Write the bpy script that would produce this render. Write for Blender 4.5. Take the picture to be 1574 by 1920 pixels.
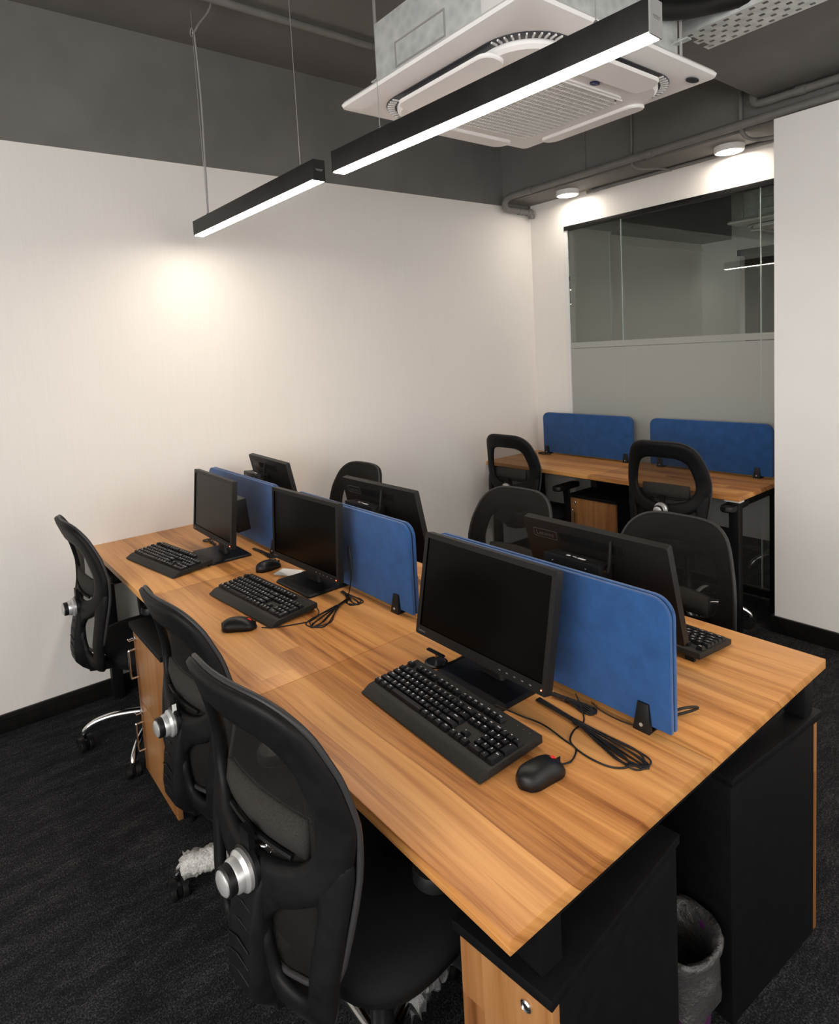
import bpy, bmesh, math, random
from mathutils import Vector, Matrix
random.seed(7)
for o in list(bpy.data.objects): bpy.data.objects.remove(o)
scn = bpy.context.scene
COL = scn.collection
PI = math.pi

# ------------------------------------------------------------------ camera
F_PX, YAW, PITCH, ROLL = 1183.89, 0.64832, -0.092807, -0.058176
CAM = Vector((3.2911, -0.6007, 1.6209))
fw = Vector((-math.cos(YAW)*math.cos(PITCH), math.sin(YAW)*math.cos(PITCH), math.sin(PITCH)))
rt = fw.cross(Vector((0, 0, 1))).normalized(); up = rt.cross(fw)
rt, up = math.cos(ROLL)*rt+math.sin(ROLL)*up, -math.sin(ROLL)*rt+math.cos(ROLL)*up
cd = bpy.data.cameras.new('camera'); cam = bpy.data.objects.new('camera', cd); COL.objects.link(cam)
m = Matrix((rt, up, -fw)).transposed().to_4x4(); m.translation = CAM; cam.matrix_world = m
cd.sensor_fit = 'AUTO'; cd.sensor_width = 36; cd.lens = F_PX/1920*36
cd.shift_x = 47.961/1920; cd.shift_y = -193.208/1920
cd.clip_start = 0.02; cd.clip_end = 60
scn.camera = cam

# ------------------------------------------------------------------ world, exposure
w = bpy.data.worlds.new('world'); scn.world = w; w.use_nodes = True
w.node_tree.nodes['Background'].inputs[0].default_value = (0.8, 0.9, 1, 1)
w.node_tree.nodes['Background'].inputs[1].default_value = 0.0
vs = scn.view_settings
vs.view_transform = 'Standard'; vs.look = 'None'; vs.gamma = 1; vs.use_curve_mapping = False
vs.exposure = 3.56
BAR_POWER = 4.5     # radiance of the pendant light bars
FILL_POWER = 0.70      # radiance of the unseen windows added as fill light
DOWN_POWER = 5.5     # radiance of the small surface downlights

# ------------------------------------------------------------------ helpers
class MB:
    def __init__(s): s.v = []; s.f = []
    def add(s, vs, fs, M=None):
        b = len(s.v)
        for p in vs:
            p = Vector(p)
            s.v.append(tuple(M @ p) if M is not None else tuple(p))
        s.f += [tuple(b+i for i in f) for f in fs]; return s
    def box(s, x0, x1, y0, y1, z0, z1, M=None):
        vs = [(x0,y0,z0),(x1,y0,z0),(x1,y1,z0),(x0,y1,z0),(x0,y0,z1),(x1,y0,z1),(x1,y1,z1),(x0,y1,z1)]
        return s.add(vs, [(0,3,2,1),(4,5,6,7),(0,1,5,4),(1,2,6,5),(2,3,7,6),(3,0,4,7)], M)
    def prism(s, poly, h0, h1, M=None):        # poly in xy, extruded in z
        n = len(poly)
        vs = [(x,y,h0) for x,y in poly]+[(x,y,h1) for x,y in poly]
        fs = [tuple(reversed(range(n))), tuple(range(n,2*n))]+[(i,(i+1)%n,n+(i+1)%n,n+i) for i in range(n)]
        return s.add(vs, fs, M)
    def tube(s, path, r, n=8, M=None, closed=False, flat=1.0):
        P = [Vector(p) for p in path]; N = len(P); rings = []
        up_ = Vector((0,0,1)); u = None
        for i in range(N):
            if closed: t = (P[(i+1)%N]-P[i-1])
            else: t = P[min(i+1,N-1)]-P[max(i-1,0)]
            t.normalize()
            if u is None:
                u = t.cross(up_)
                if u.length < 1e-3: u = t.cross(Vector((1,0,0)))
            u = (u-t*u.dot(t)).normalized()
            vv = t.cross(u)
            ri = r[i] if isinstance(r,(list,tuple)) else r
            rings.append([P[i]+u*math.cos(a)*ri+vv*math.sin(a)*ri*flat for a in [2*PI*k/n for k in range(n)]])
        vs = [p for rg in rings for p in rg]; fs = []
        for i in range(N if closed else N-1):
            a, b = i*n, ((i+1)%N)*n
            fs += [(a+k, a+(k+1)%n, b+(k+1)%n, b+k) for k in range(n)]
        if not closed:
            fs += [tuple(reversed(range(n))), tuple(range((N-1)*n, N*n))]
        return s.add(vs, fs, M)
    def lathe(s, prof, n=24, M=None, cap=True):   # prof [(r,z)]
        vs = []; fs = []
        for r, z in prof:
            vs += [(r*math.cos(2*PI*k/n), r*math.sin(2*PI*k/n), z) for k in range(n)]
        for i in range(len(prof)-1):
            a, b = i*n, (i+1)*n
            fs += [(a+k, a+(k+1)%n, b+(k+1)%n, b+k) for k in range(n)]
        if cap: fs += [tuple(reversed(range(n))), tuple(range((len(prof)-1)*n, len(prof)*n))]
        return s.add(vs, fs, M)
    def rings(s, rings, cap=True, M=None):
        n = len(rings[0]); vs = [p for r in rings for p in r]; fs = []
        for i in range(len(rings)-1):
            a, b = i*n, (i+1)*n
            fs += [(a+k, a+(k+1)%n, b+(k+1)%n, b+k) for k in range(n)]
        if cap: fs += [tuple(reversed(range(n))), tuple(range((len(rings)-1)*n, len(rings)*n))]
        return s.add(vs, fs, M)
    def build(s, name, mat, parent=None, bevel=0, smooth=False, seg=2, kind=None, loc=None):
        me = bpy.data.meshes.new(name); me.from_pydata(s.v, [], s.f); me.validate()
        bm = bmesh.new(); bm.from_mesh(me)
        bmesh.ops.recalc_face_normals(bm, faces=bm.faces)
        if bevel:
            bmesh.ops.bevel(bm, geom=[e for e in bm.edges if e.calc_face_angle(0) > 0.5], offset=bevel, segments=seg, profile=0.6, affect='EDGES', clamp_overlap=True)
        bm.to_mesh(me); bm.free()
        if smooth or bevel:
            me.polygons.foreach_set('use_smooth', [True]*len(me.polygons))
            if not smooth or smooth == 'auto': me.set_sharp_from_angle(angle=math.radians(35))
        me.materials.append(mat)
        return link(name, me, parent, kind, loc)
def link(name, me, parent=None, kind=None, loc=None):
    o = bpy.data.objects.new(name, me); COL.objects.link(o)
    if parent: o.parent = parent
    if kind: o['kind'] = kind
    if loc: o.location = loc
    return o
def tag(o, label, cat, group=None):
    o['label'] = label; o['category'] = cat
    if group: o['group'] = group
    return o
def thing(name, label, cat, loc=(0,0,0), rz=0, group=None):
    o = bpy.data.objects.new(name, None); COL.objects.link(o); o.empty_display_size = 0.1
    o.location = loc; o.rotation_euler = (0,0,rz); return tag(o, label, cat, group)
def struct(o): o['kind'] = 'structure'; return o
def copy_tree(o, parent=None):
    c = o.copy(); COL.objects.link(c); c.parent = parent
    for ch in o.children: copy_tree(ch, c)
    return c
def text_mesh(txt, size, bold=0.0):
    cu = bpy.data.curves.new('t', 'FONT'); cu.body = txt; cu.size = size; cu.align_x = 'CENTER'; cu.align_y = 'CENTER'
    cu.resolution_u = 1; cu.offset = bold
    ob = bpy.data.objects.new('t', cu); COL.objects.link(ob)
    dg = bpy.context.evaluated_depsgraph_get(); me = bpy.data.meshes.new_from_object(ob.evaluated_get(dg))
    r = ([tuple(v.co) for v in me.vertices], [tuple(p.vertices) for p in me.polygons])
    bpy.data.objects.remove(ob); bpy.data.curves.remove(cu); bpy.data.meshes.remove(me); return r
def catmull(pts, n, closed=True):
    P = [Vector(p) for p in pts]; out = []; N = len(P)
    segs = N if closed else N-1; per = n/segs
    for i in range(n):
        t = i/per if closed else i*(segs)/(n-1); k = min(int(t), segs-1); u = t-k
        g = (lambda j: P[j % N]) if closed else (lambda j: P[max(0, min(N-1, j))])
        a, b, c, d = g(k-1), g(k), g(k+1), g(k+2)
        out.append(0.5*((2*b)+(c-a)*u+(2*a-5*b+4*c-d)*u*u+(3*b-a-3*c+d)*u**3))
    return out
def rrect(x0, x1, y0, y1, r, n=5):
    out = []
    for cx, cy, a0 in ((x1-r,y1-r,0),(x0+r,y1-r,PI/2),(x0+r,y0+r,PI),(x1-r,y0+r,1.5*PI)):
        out += [(cx+r*math.cos(a0+k*PI/2/n), cy+r*math.sin(a0+k*PI/2/n)) for k in range(n+1)]
    return out
RX = lambda a: Matrix.Rotation(a,4,'X'); RY = lambda a: Matrix.Rotation(a,4,'Y'); RZ = lambda a: Matrix.Rotation(a,4,'Z')
T = lambda x,y,z: Matrix.Translation((x,y,z))

# ------------------------------------------------------------------ materials
def mat(name, col, rough=0.5, metal=0.0, spec=0.5, emit=None, estr=0, coat=0):
    mt = bpy.data.materials.new(name); mt.use_nodes = True
    b = mt.node_tree.nodes['Principled BSDF']
    b.inputs['Base Color'].default_value = (*col, 1); b.inputs['Roughness'].default_value = rough
    b.inputs['Metallic'].default_value = metal; b.inputs['Specular IOR Level'].default_value = spec
    if coat: b.inputs['Coat Weight'].default_value = coat
    if emit: b.inputs['Emission Color'].default_value = (*emit,1); b.inputs['Emission Strength'].default_value = estr
    return mt
class NT:
    def __init__(s, mt): s.t = mt.node_tree; s.n = s.t.nodes; s.b = s.n.get('Principled BSDF')
    def new(s, ty, **kw):
        n = s.n.new(ty)
        for k, v in kw.items():
            if k in n.inputs: n.inputs[k].default_value = v
            else: setattr(n, k, v)
        return n
    def l(s, a, ao, b, bi): s.t.links.new(a.outputs[ao], b.inputs[bi])
    def coords(s, scale=(1,1,1), kind='Object'):
        tc = s.new('ShaderNodeTexCoord'); mp = s.new('ShaderNodeMapping'); mp.inputs['Scale'].default_value = scale
        s.l(tc, kind, mp, 'Vector'); return mp
    def noise(s, vec, scale, detail=4, rough=0.55, dist=0):
        n = s.new('ShaderNodeTexNoise'); n.inputs['Scale'].default_value = scale; n.inputs['Detail'].default_value = detail
        n.inputs['Roughness'].default_value = rough; n.inputs['Distortion'].default_value = dist
        s.l(vec, 0, n, 'Vector'); return n
    def ramp(s, src, out, stops):
        r = s.new('ShaderNodeValToRGB'); e = r.color_ramp.elements
        while len(e) < len(stops): e.new(0.5)
        for el, (p, c) in zip(e, stops): el.position = p; el.color = (*c, 1) if len(c) == 3 else c
        s.l(src, out, r, 'Fac'); return r
    def math(s, op, a, b=None, c=None):
        n = s.new('ShaderNodeMath', operation=op)
        for i, x in enumerate((a, b, c)):
            if x is None: continue
            if isinstance(x, (int, float)): n.inputs[i].default_value = x
            else: s.t.links.new(x, n.inputs[i])
        return n.outputs[0]
    def bump(s, src, out, strength, dist=0.002):
        b = s.new('ShaderNodeBump'); b.inputs['Strength'].default_value = strength; b.inputs['Distance'].default_value = dist
        s.l(src, out, b, 'Height'); s.l(b, 'Normal', s.b, 'Normal'); return b
def noisy(name, c0, c1, scale, rough=0.6, stretch=(1,1,1), bump=0, metal=0, spec=0.5, lo=.35, hi=.65, detail=4, dist=.002):
    mt = mat(name, c0, rough, metal, spec); k = NT(mt); v = k.coords(stretch); n = k.noise(v, scale, detail)
    r = k.ramp(n, 'Fac', [(lo, c0), (hi, c1)]); k.l(r, 'Color', k.b, 'Base Color')
    if bump: k.bump(n, 'Fac', bump, dist)
    return mt
def wood(name, axis, tones, rough=0.36, staves=0.085, spec=0.25):
    mt = mat(name, tones[1], rough, 0, spec); k = NT(mt)
    tc = k.new('ShaderNodeTexCoord'); sp = k.new('ShaderNodeSeparateXYZ'); k.l(tc, 'Object', sp, 0)
    ax = {'X':('X','Y','Z'), 'Z':('Z','X','Y')}[axis]
    g, cr, oth = (sp.outputs[a] for a in ax)
    cb0 = k.new('ShaderNodeCombineXYZ'); k.t.links.new(k.math('MULTIPLY', g, 0.5), cb0.inputs[0]); k.t.links.new(k.math('MULTIPLY', cr, 2.5), cb0.inputs[1])
    warp = k.noise(cb0, 2.0, 2)
    crw = k.math('ADD', k.math('ADD', cr, oth), k.math('MULTIPLY', warp.outputs['Fac'], 0.05))
    idx = k.math('FLOOR', k.math('DIVIDE', crw, staves))
    # staggered stave ends along the grain
    wn0 = k.new('ShaderNodeTexWhiteNoise', noise_dimensions='1D'); k.t.links.new(idx, wn0.inputs['W'])
    gi = k.math('FLOOR', k.math('ADD', k.math('DIVIDE', g, 1.9), k.math('MULTIPLY', wn0.outputs['Value'], 3.0)))
    cb = k.new('ShaderNodeCombineXYZ'); k.t.links.new(idx, cb.inputs[0]); k.t.links.new(gi, cb.inputs[1])
    wn = k.new('ShaderNodeTexWhiteNoise', noise_dimensions='2D'); k.l(cb, 0, wn, 'Vector')
    # broad figure, stretched along the grain
    cb2 = k.new('ShaderNodeCombineXYZ')
    k.t.links.new(k.math('MULTIPLY', g, 1.3), cb2.inputs[0]); k.t.links.new(k.math('MULTIPLY', crw, 34), cb2.inputs[1]); k.t.links.new(k.math('MULTIPLY', wn.outputs['Value'], 40), cb2.inputs[2])
    n1 = k.noise(cb2, 1.0, 5, 0.6, 0.6)
    cb3 = k.new('ShaderNodeCombineXYZ')
    k.t.links.new(k.math('MULTIPLY', g, 9), cb3.inputs[0]); k.t.links.new(k.math('MULTIPLY', crw, 330), cb3.inputs[1])
    n2 = k.noise(cb3, 1.0, 3, 0.6)
    f = k.math('ADD', k.math('ADD', k.math('MULTIPLY', n1.outputs['Fac'], 0.85), k.math('MULTIPLY', wn.outputs['Value'], 0.24)), k.math('MULTIPLY', n2.outputs['Fac'], 0.16))
    r = k.new('ShaderNodeValToRGB'); e = r.color_ramp.elements
    st = [(0.36, tones[0]), (0.50, tones[1]), (0.66, tones[2]), (0.90, tones[3])]
    while len(e) < 4: e.new(0.5)
    for el, (p, c) in zip(e, st): el.position = p; el.color = (*c, 1)
    k.t.links.new(f, r.inputs['Fac']); k.l(r, 'Color', k.b, 'Base Color')
    k.bump(n2, 'Fac', 0.05, 0.0006)
    return mt
MT = {}
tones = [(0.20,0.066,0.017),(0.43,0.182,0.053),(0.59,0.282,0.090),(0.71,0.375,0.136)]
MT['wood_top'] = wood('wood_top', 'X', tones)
MT['wood_front'] = wood('wood_front', 'Z', [(c[0]*.50,c[1]*.47,c[2]*.50) for c in tones], 0.38, 0.07)  # desktop tones darkened for the shade on the fronts, laminate itself slightly browner
MT['wood_edge'] = mat('wood_edge', (0.36,0.145,0.045), 0.4)
def wall_mat():
    mt = mat('wallpaper', (0.72,0.69,0.65), 0.62, 0, 0.35); k = NT(mt)
    v = k.coords((90,90,2.2)); n = k.noise(v, 1.6, 5, 0.65)
    v2 = k.coords((1,1,1)); n2 = k.noise(v2, 1.3, 3)
    r = k.ramp(n, 'Fac', [(0.3,(0.755,0.725,0.685)),(0.7,(0.785,0.757,0.722))])
    mx = k.new('ShaderNodeMix', data_type='RGBA', blend_type='MULTIPLY'); mx.inputs[0].default_value = 0.25
    r2 = k.ramp(n2, 'Fac', [(0.35,(0.9,0.9,0.9)),(0.65,(1,1,1))])
    k.l(r, 'Color', mx, 6); k.l(r2, 'Color', mx, 7); k.l(mx, 2, k.b, 'Base Color'); k.bump(n, 'Fac', 0.05, 0.001); return mt
MT['wall'] = wall_mat()
MT['wall_smooth'] = noisy('wall_smooth', (0.78,0.765,0.74), (0.81,0.797,0.775), 2.0, 0.6, bump=0.02)
MT['grey_paint'] = noisy('dark_grey_paint', (0.135,0.130,0.123), (0.163,0.157,0.149), 3.0, 0.75, bump=0.25, detail=8, dist=.004)
MT['pipe_paint'] = noisy('pipe_grey_paint', (0.15,0.145,0.136), (0.18,0.174,0.165), 14.0, 0.6, bump=0.1)
def carpet_mat():
    mt = mat('carpet', (0.02,0.02,0.022), 0.95, 0, 0.15); k = NT(mt)
    v = k.coords((7,1.6,1)); n = k.noise(v, 2.6, 5, 0.65); v2 = k.coords((1,1,1)); n2 = k.noise(v2, 210, 3, 0.75)
    v3 = k.coords((60,14,1)); n3 = k.noise(v3, 2.0, 3, 0.6)
    f = k.math('ADD', k.math('ADD', k.math('MULTIPLY', n.outputs['Fac'], 0.28), k.math('MULTIPLY', n2.outputs['Fac'], 0.80)), k.math('MULTIPLY', n3.outputs['Fac'], 0.22))
    r = k.new('ShaderNodeValToRGB'); e = r.color_ramp.elements; e.new(0.5)
    for el, (p, c) in zip(e, [(0.52,(0.003,0.003,0.004)),(0.66,(0.013,0.013,0.0145)),(0.84,(0.092,0.092,0.094))]): el.position = p; el.color = (*c,1)
    k.t.links.new(f, r.inputs['Fac']); k.l(r, 'Color', k.b, 'Base Color')
    k.bump(n2, 'Fac', 0.8, 0.004); return mt
MT['carpet'] = carpet_mat()
MT['black_trim'] = noisy('black_skirting', (0.004,0.004,0.004), (0.008,0.0075,0.007), 20, 0.4, spec=.25)
MT['black_metal'] = mat('black_powder_coat', (0.004,0.004,0.0045), 0.5, 0, 0.2)
MT['black_board'] = noisy('black_board', (0.003,0.003,0.0033), (0.005,0.005,0.0055), 30, 0.5, spec=0.18)
MT['black_plastic'] = noisy('black_plastic', (0.005,0.005,0.0053), (0.008,0.008,0.0085), 60, 0.42, bump=0.05, spec=.3)
MT['chair_plastic'] = noisy('chair_plastic', (0.005,0.005,0.0053), (0.008,0.008,0.0083), 40, 0.5, bump=0.04, spec=.14)
MT['bezel'] = noisy('bezel_plastic', (0.009,0.0085,0.008), (0.013,0.0125,0.012), 300, 0.5, bump=0.08, spec=.22)
MT['keycap'] = mat('keycap', (0.004,0.0045,0.006), 0.4, 0, .3)
MT['kb_case'] = noisy('keyboard_case', (0.014,0.013,0.012), (0.019,0.018,0.0165), 250, 0.55, spec=.25)
MT['screen'] = mat('screen_glass', (0.001,0.0009,0.0008), 0.24, 0, 0.11)
MT['legend'] = mat('white_legend', (0.75,0.76,0.8), 0.5)
MT['grey_print'] = mat('grey_print', (0.22,0.22,0.22), 0.4, 0.3)
MT['badge_grey'] = mat('badge_grey', (0.07,0.07,0.07), 0.4, 0.2)
MT['filter_grey'] = mat('filter_grey', (0.09,0.088,0.085), 0.8)
MT['red'] = mat('red_wheel', (0.75,0.02,0.015), 0.4)
MT['led'] = mat('led_red', (0.5,0.02,0.01), 0.4, emit=(1,0.08,0.03), estr=1.5)
MT['chrome'] = mat('chrome', (0.82,0.82,0.83), 0.14, 1.0)
MT['silver'] = mat('silver_plastic', (0.50,0.50,0.50), 0.32, 0.55)
MT['brass'] = mat('brass', (0.80,0.52,0.16), 0.25, 1.0)
MT['white_plastic'] = noisy('white_plastic', (0.84,0.83,0.82), (0.87,0.86,0.85), 6, 0.4)
MT['white_cap'] = mat('white_cap', (0.72,0.71,0.70), 0.35)
MT['fabric_black'] = noisy('fabric_black', (0.004,0.0043,0.005), (0.009,0.0095,0.0105), 500, 0.9, bump=0.4, spec=0.2)
MT['lumbar'] = noisy('lumbar_fabric', (0.020,0.018,0.0165), (0.034,0.031,0.0285), 350, 0.9, bump=0.4, spec=0.2)
MT['rubber'] = mat('black_rubber', (0.005,0.005,0.005), 0.6, 0, .25)
MT['cable'] = mat('cable_black', (0.005,0.005,0.005), 0.42, 0, .35)
MT['paper'] = mat('paper', (0.78,0.78,0.76), 0.7)
MT['galv'] = None
def galv():
    mt = mat('galvanised_steel', (0.6,0.62,0.62), 0.45, 0.35); k = NT(mt); v = k.coords()
    vo = k.new('ShaderNodeTexVoronoi', Scale=26.0); k.l(v, 0, vo, 'Vector')
    n = k.noise(v, 5, 4)
    f = k.math('ADD', k.math('MULTIPLY', vo.outputs['Distance'], 0.5), k.math('MULTIPLY', n.outputs['Fac'], 0.6))
    r = k.new('ShaderNodeValToRGB'); e = r.color_ramp.elements
    e[0].position = .3; e[0].color = (0.50,0.525,0.525,1); e[1].position = .75; e[1].color = (0.72,0.74,0.73,1)
    k.t.links.new(f, r.inputs['Fac']); k.l(r, 'Color', k.b, 'Base Color'); return mt
MT['galv'] = galv()
def felt(name, c):
    mt = mat(name, c, 0.95, 0, 0.15); k = NT(mt); v = k.coords(); n = k.noise(v, 420, 3, 0.7); n2 = k.noise(v, 22, 4, 0.65)
    f = k.math('ADD', k.math('MULTIPLY', n.outputs['Fac'], 0.45), k.math('MULTIPLY', n2.outputs['Fac'], 0.55))
    r = k.new('ShaderNodeValToRGB'); e = r.color_ramp.elements
    e[0].position = .36; e[0].color = (*[x*0.80 for x in c],1); e[1].position = .66; e[1].color = (*[x*1.22 for x in c],1)
    k.t.links.new(f, r.inputs['Fac']); k.l(r, 'Color', k.b, 'Base Color'); k.bump(n, 'Fac', 0.35, 0.0015)
    k.b.inputs['Sheen Weight'].default_value = 0.25
    return mt
MT['felt'] = felt('blue_felt', (0.020,0.074,0.215))
def mesh_mat(name, col, cov):
    mt = mat(name, col, 0.7, 0, 0.25); k = NT(mt); v = k.coords()
    sp = k.new('ShaderNodeSeparateXYZ'); k.l(v, 0, sp, 0)
    def wv(a): return k.math('SINE', k.math('MULTIPLY', a, 2*PI/0.0052))
    a = k.math('ADD', sp.outputs['X'], sp.outputs['Z']); b = k.math('SUBTRACT', sp.outputs['X'], sp.outputs['Z'])
    p = k.math('MULTIPLY', wv(a), wv(b))
    hole = k.math('GREATER_THAN', k.math('ABSOLUTE', p), cov)
    tr = k.new('ShaderNodeBsdfTransparent'); mx = k.new('ShaderNodeMixShader'); out = k.n['Material Output']
    k.t.links.new(hole, mx.inputs[0]); k.l(k.b, 0, mx, 1); k.l(tr, 0, mx, 2); k.l(mx, 0, out, 'Surface'); return mt
MT['mesh'] = mesh_mat('mesh_fabric', (0.012,0.011,0.010), 0.42)
def glass_mat(name, tint, gl=0.08, rough=0.0):
    mt = bpy.data.materials.new(name); mt.use_nodes = True; t = mt.node_tree; t.nodes.clear()
    o = t.nodes.new('ShaderNodeOutputMaterial'); tr = t.nodes.new('ShaderNodeBsdfTransparent'); g = t.nodes.new('ShaderNodeBsdfGlossy')
    tr.inputs[0].default_value = (*tint,1); g.inputs['Roughness'].default_value = rough; g.inputs['Color'].default_value = (.9,.95,.93,1)
    lw = t.nodes.new('ShaderNodeFresnel'); lw.inputs['IOR'].default_value = 1.5
    mx = t.nodes.new('ShaderNodeMixShader'); t.links.new(lw.outputs[0], mx.inputs[0]); t.links.new(tr.outputs[0], mx.inputs[1]); t.links.new(g.outputs[0], mx.inputs[2]); t.links.new(mx.outputs[0], o.inputs[0]); return mt
MT['glass'] = glass_mat('partition_glass', (0.86,0.89,0.87))
MT['glass_edge'] = mat('glass_edge', (0.42,0.48,0.45), 0.2)
def film_mat():
    mt = mat('frosted_film', (0.50,0.515,0.485), 0.5, 0, 0.4); k = NT(mt)
    tr = k.new('ShaderNodeBsdfTransparent'); tr.inputs[0].default_value = (.6,.63,.6,1)
    tl = k.new('ShaderNodeBsdfTranslucent'); tl.inputs[0].default_value = (.35,.37,.35,1)
    m1 = k.new('ShaderNodeMixShader'); m1.inputs[0].default_value = 0.3; k.l(k.b,0,m1,1); k.l(tl,0,m1,2)
    k.l(m1, 0, k.n['Material Output'], 'Surface'); return mt
MT['film'] = film_mat()
def wrap_mat(name, col, alpha, scale, bump):
    mt = mat(name, col, 0.22, 0, 0.7); k = NT(mt); v = k.coords(); n = k.noise(v, scale, 5, .65)
    k.bump(n, 'Fac', bump, 0.02)
    tr = k.new('ShaderNodeBsdfTransparent'); mx = k.new('ShaderNodeMixShader')
    r = k.ramp(n, 'Fac', [(.35,(alpha,)*3),(.65,(1-(1-alpha)*.4,)*3)])
    k.l(r,'Color',mx,0); k.l(tr,0,mx,1); k.l(k.b,0,mx,2); k.l(mx,0,k.n['Material Output'],'Surface'); return mt
MT['bag'] = wrap_mat('grey_bag', (0.05,0.05,0.05), 0.9, 30, 0.6)
MT['clear_wrap'] = wrap_mat('clear_wrap', (0.62,0.63,0.64), 0.55, 40, 1.0)
MT['bubble'] = noisy('bubble_wrap', (0.34,0.33,0.31), (0.62,0.61,0.58), 160, 0.35, bump=0.8, spec=0.6, dist=.004)
MT['purple'] = mat('purple_plastic', (0.075,0.012,0.075), 0.45)
def emis(name, col, s):
    mt = bpy.data.materials.new(name); mt.use_nodes = True; t = mt.node_tree; t.nodes.clear()
    o = t.nodes.new('ShaderNodeOutputMaterial'); e = t.nodes.new('ShaderNodeEmission'); e.inputs[0].default_value = (*col,1); e.inputs[1].default_value = s
    t.links.new(e.outputs[0], o.inputs[0]); return mt
MT['bar_light'] = emis('bar_diffuser_glow', (1.0,0.875,0.755), BAR_POWER)
MT['down_light'] = emis('downlight_glow', (1.0,0.90,0.79), DOWN_POWER)
MT['bar_body'] = noisy('bar_black', (0.010,0.010,0.010), (0.016,0.016,0.0155), 12, 0.45, spec=.3)
MT['cap_grey'] = mat('end_cap_grey', (0.32,0.315,0.31), 0.35)
MT['wire'] = mat('steel_wire', (0.62,0.61,0.6), 0.35, 0.8)
MT['cord_grey'] = mat('grey_cord', (0.30,0.29,0.28), 0.5)
MT['ac_dark'] = mat('ac_dark', (0.012,0.012,0.02), 0.4)
MT['logo_blue'] = mat('logo_blue', (0.012,0.015,0.11), 0.35)

# ------------------------------------------------------------------ the room
DZ = 0.763; H1 = 2.6375; HS = 2.662; HC = 3.246
YB = 3.322; YR = 2.940; XR = 1.888; YBEAM = 3.028; YN = 6.15
XE, YF = 5.6, -3.2           # walls behind the camera
struct(MB().box(-0.3, XE, YF-.1, YN+2.3, -0.1, 0).build('floor', MT['carpet']))
ceil = struct(MB().box(-0.3, XE, YF-.1, YN+2.3, HC, HC+0.1).build('ceiling', MT['grey_paint']))
MB().box(-0.01, XE, YBEAM, YB+0.10, HS, HC).build('beam', MT['grey_paint'], ceil)
MB().box(1.792, 2.75, 0.9, YBEAM, 2.80, HC).build('duct_boxing', MT['grey_paint'], ceil)
wl = struct(MB().box(-0.2, -0.008, YF-.1, YB, 0, HC).build('wall_left', MT['grey_paint']))
MB().box(-0.008, 0, YF-.1, YB, 0, H1).build('wall_lining', MT['wall'], wl)
struct(MB().box(0, 0.014, YF, YB, 0, 0.085).box(0.0,.017,YF,YB,.062,.070).build('baseboard_left', MT['black_trim'], bevel=.002))
GX0, GX1, GZ0, GZ1 = 0.3155, 1.888, 0.065, 2.448
wb = struct(MB().box(0, GX0, YB, YB+.1, 0, HS).build('wall_back', MT['wall']))
MB().box(GX0, GX1, YB, YB+.1, GZ1, HS).build('header', MT['wall'], wb)
MB().box(GX1, XE, YB, YB+.1, 0, HS).build('pier', MT['wall'], wb)
struct(MB().box(XR, XE, YR, YB, 0, 2.655).build('wall_right', MT['wall_smooth']))
struct(MB().box(XR-.004, XE, YR-.016, YR, 0, 0.09).box(XR-.014, XR, YR-.016, YB-.02, 0, .09).build('baseboard_right', MT['black_trim'], bevel=.002))
struct(MB().box(XE, XE+.1, YF-.1, YR, 0, HC).build('wall_east', MT['wall_smooth']))
struct(MB().box(0, XE, YF-.1, YF, 0, HC).build('wall_front', MT['wall_smooth']))
MT['fill_glow'] = emis('fill_pane_glow', (1.0,0.985,0.96), FILL_POWER)
MT['fill_glow_dim'] = emis('fill_pane_glow_dim', (1.0,0.985,0.96), FILL_POWER*.36)  # weaker fill glow for the added east panes, no blind modelled
w2 = struct(MB().box(1.71, 5.2, YF-.01, YF+.03, .86, .9).box(1.71, 5.2, YF-.01, YF+.03, 2.6, 2.64).build('fill_window_front', MT['white_cap']))  # unseen glowing window, added behind the camera to fill the shadows
for i in range(3):
    x = 1.76+i*1.16
    MB().box(x, x+1.1, YF+.001, YF+.006, .9, 2.6).build('pane', MT['fill_glow'], w2)
    MB().box(x-.05, x, YF-.01, YF+.03, .9, 2.6).build('mullion', MT['white_cap'], w2)
w3 = struct(MB().box(XE-.03, XE+.01, -2.55, 2.65, .86, .9).box(XE-.03, XE+.01, -2.55, 2.65, 2.6, 2.64).build('fill_window_east', MT['white_cap']))  # second unseen window, added to light the left wall more evenly
for i in range(4):
    y = -2.5+i*1.28
    MB().box(XE-.006, XE-.001, y, y+1.22, .9, 2.6).build('pane', MT['fill_glow_dim'], w3)
    MB().box(XE-.03, XE+.01, y-.05, y, .9, 2.6).build('mullion', MT['white_cap'], w3)
# glass partition
win = struct(MB().box(GX0, GX1, YB-.012, YB+.04, GZ1-.03, GZ1).box(GX0, GX1, YB-.008, YB+.03, 0.02, GZ0).build('window_1', MT['black_trim'], bevel=.002))
MB().box(GX0-.012, GX0+.02, YB-.004, YB+.03, GZ0, GZ1-.02).build('side_channel', MT['white_cap'], win)
XJ = [GX0+.02, 0.7716, 1.6617, GX1]
for a, b in zip(XJ[:-1], XJ[1:]):
    MB().box(a+.0015, b-.0015, YB+.008, YB+.018, GZ0, GZ1-.02).build('pane', MT['glass'], win)
for x in XJ[1:3]:
    MB().box(x-.0016, x+.0016, YB+.007, YB+.019, GZ0, GZ1-.02).build('pane_joint', MT['glass_edge'], win)
for a, b in zip(XJ[:-1], XJ[1:]):
    MB().box(a+.002, b-.002, YB+.0070, YB+.0076, 0.37, 1.553).build('frosted_film', MT['film'], win)
    MB().box(a+.002, b-.002, YB+.0070, YB+.0076, 1.558, 1.598).build('frosted_strip', MT['film'], win)
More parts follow.
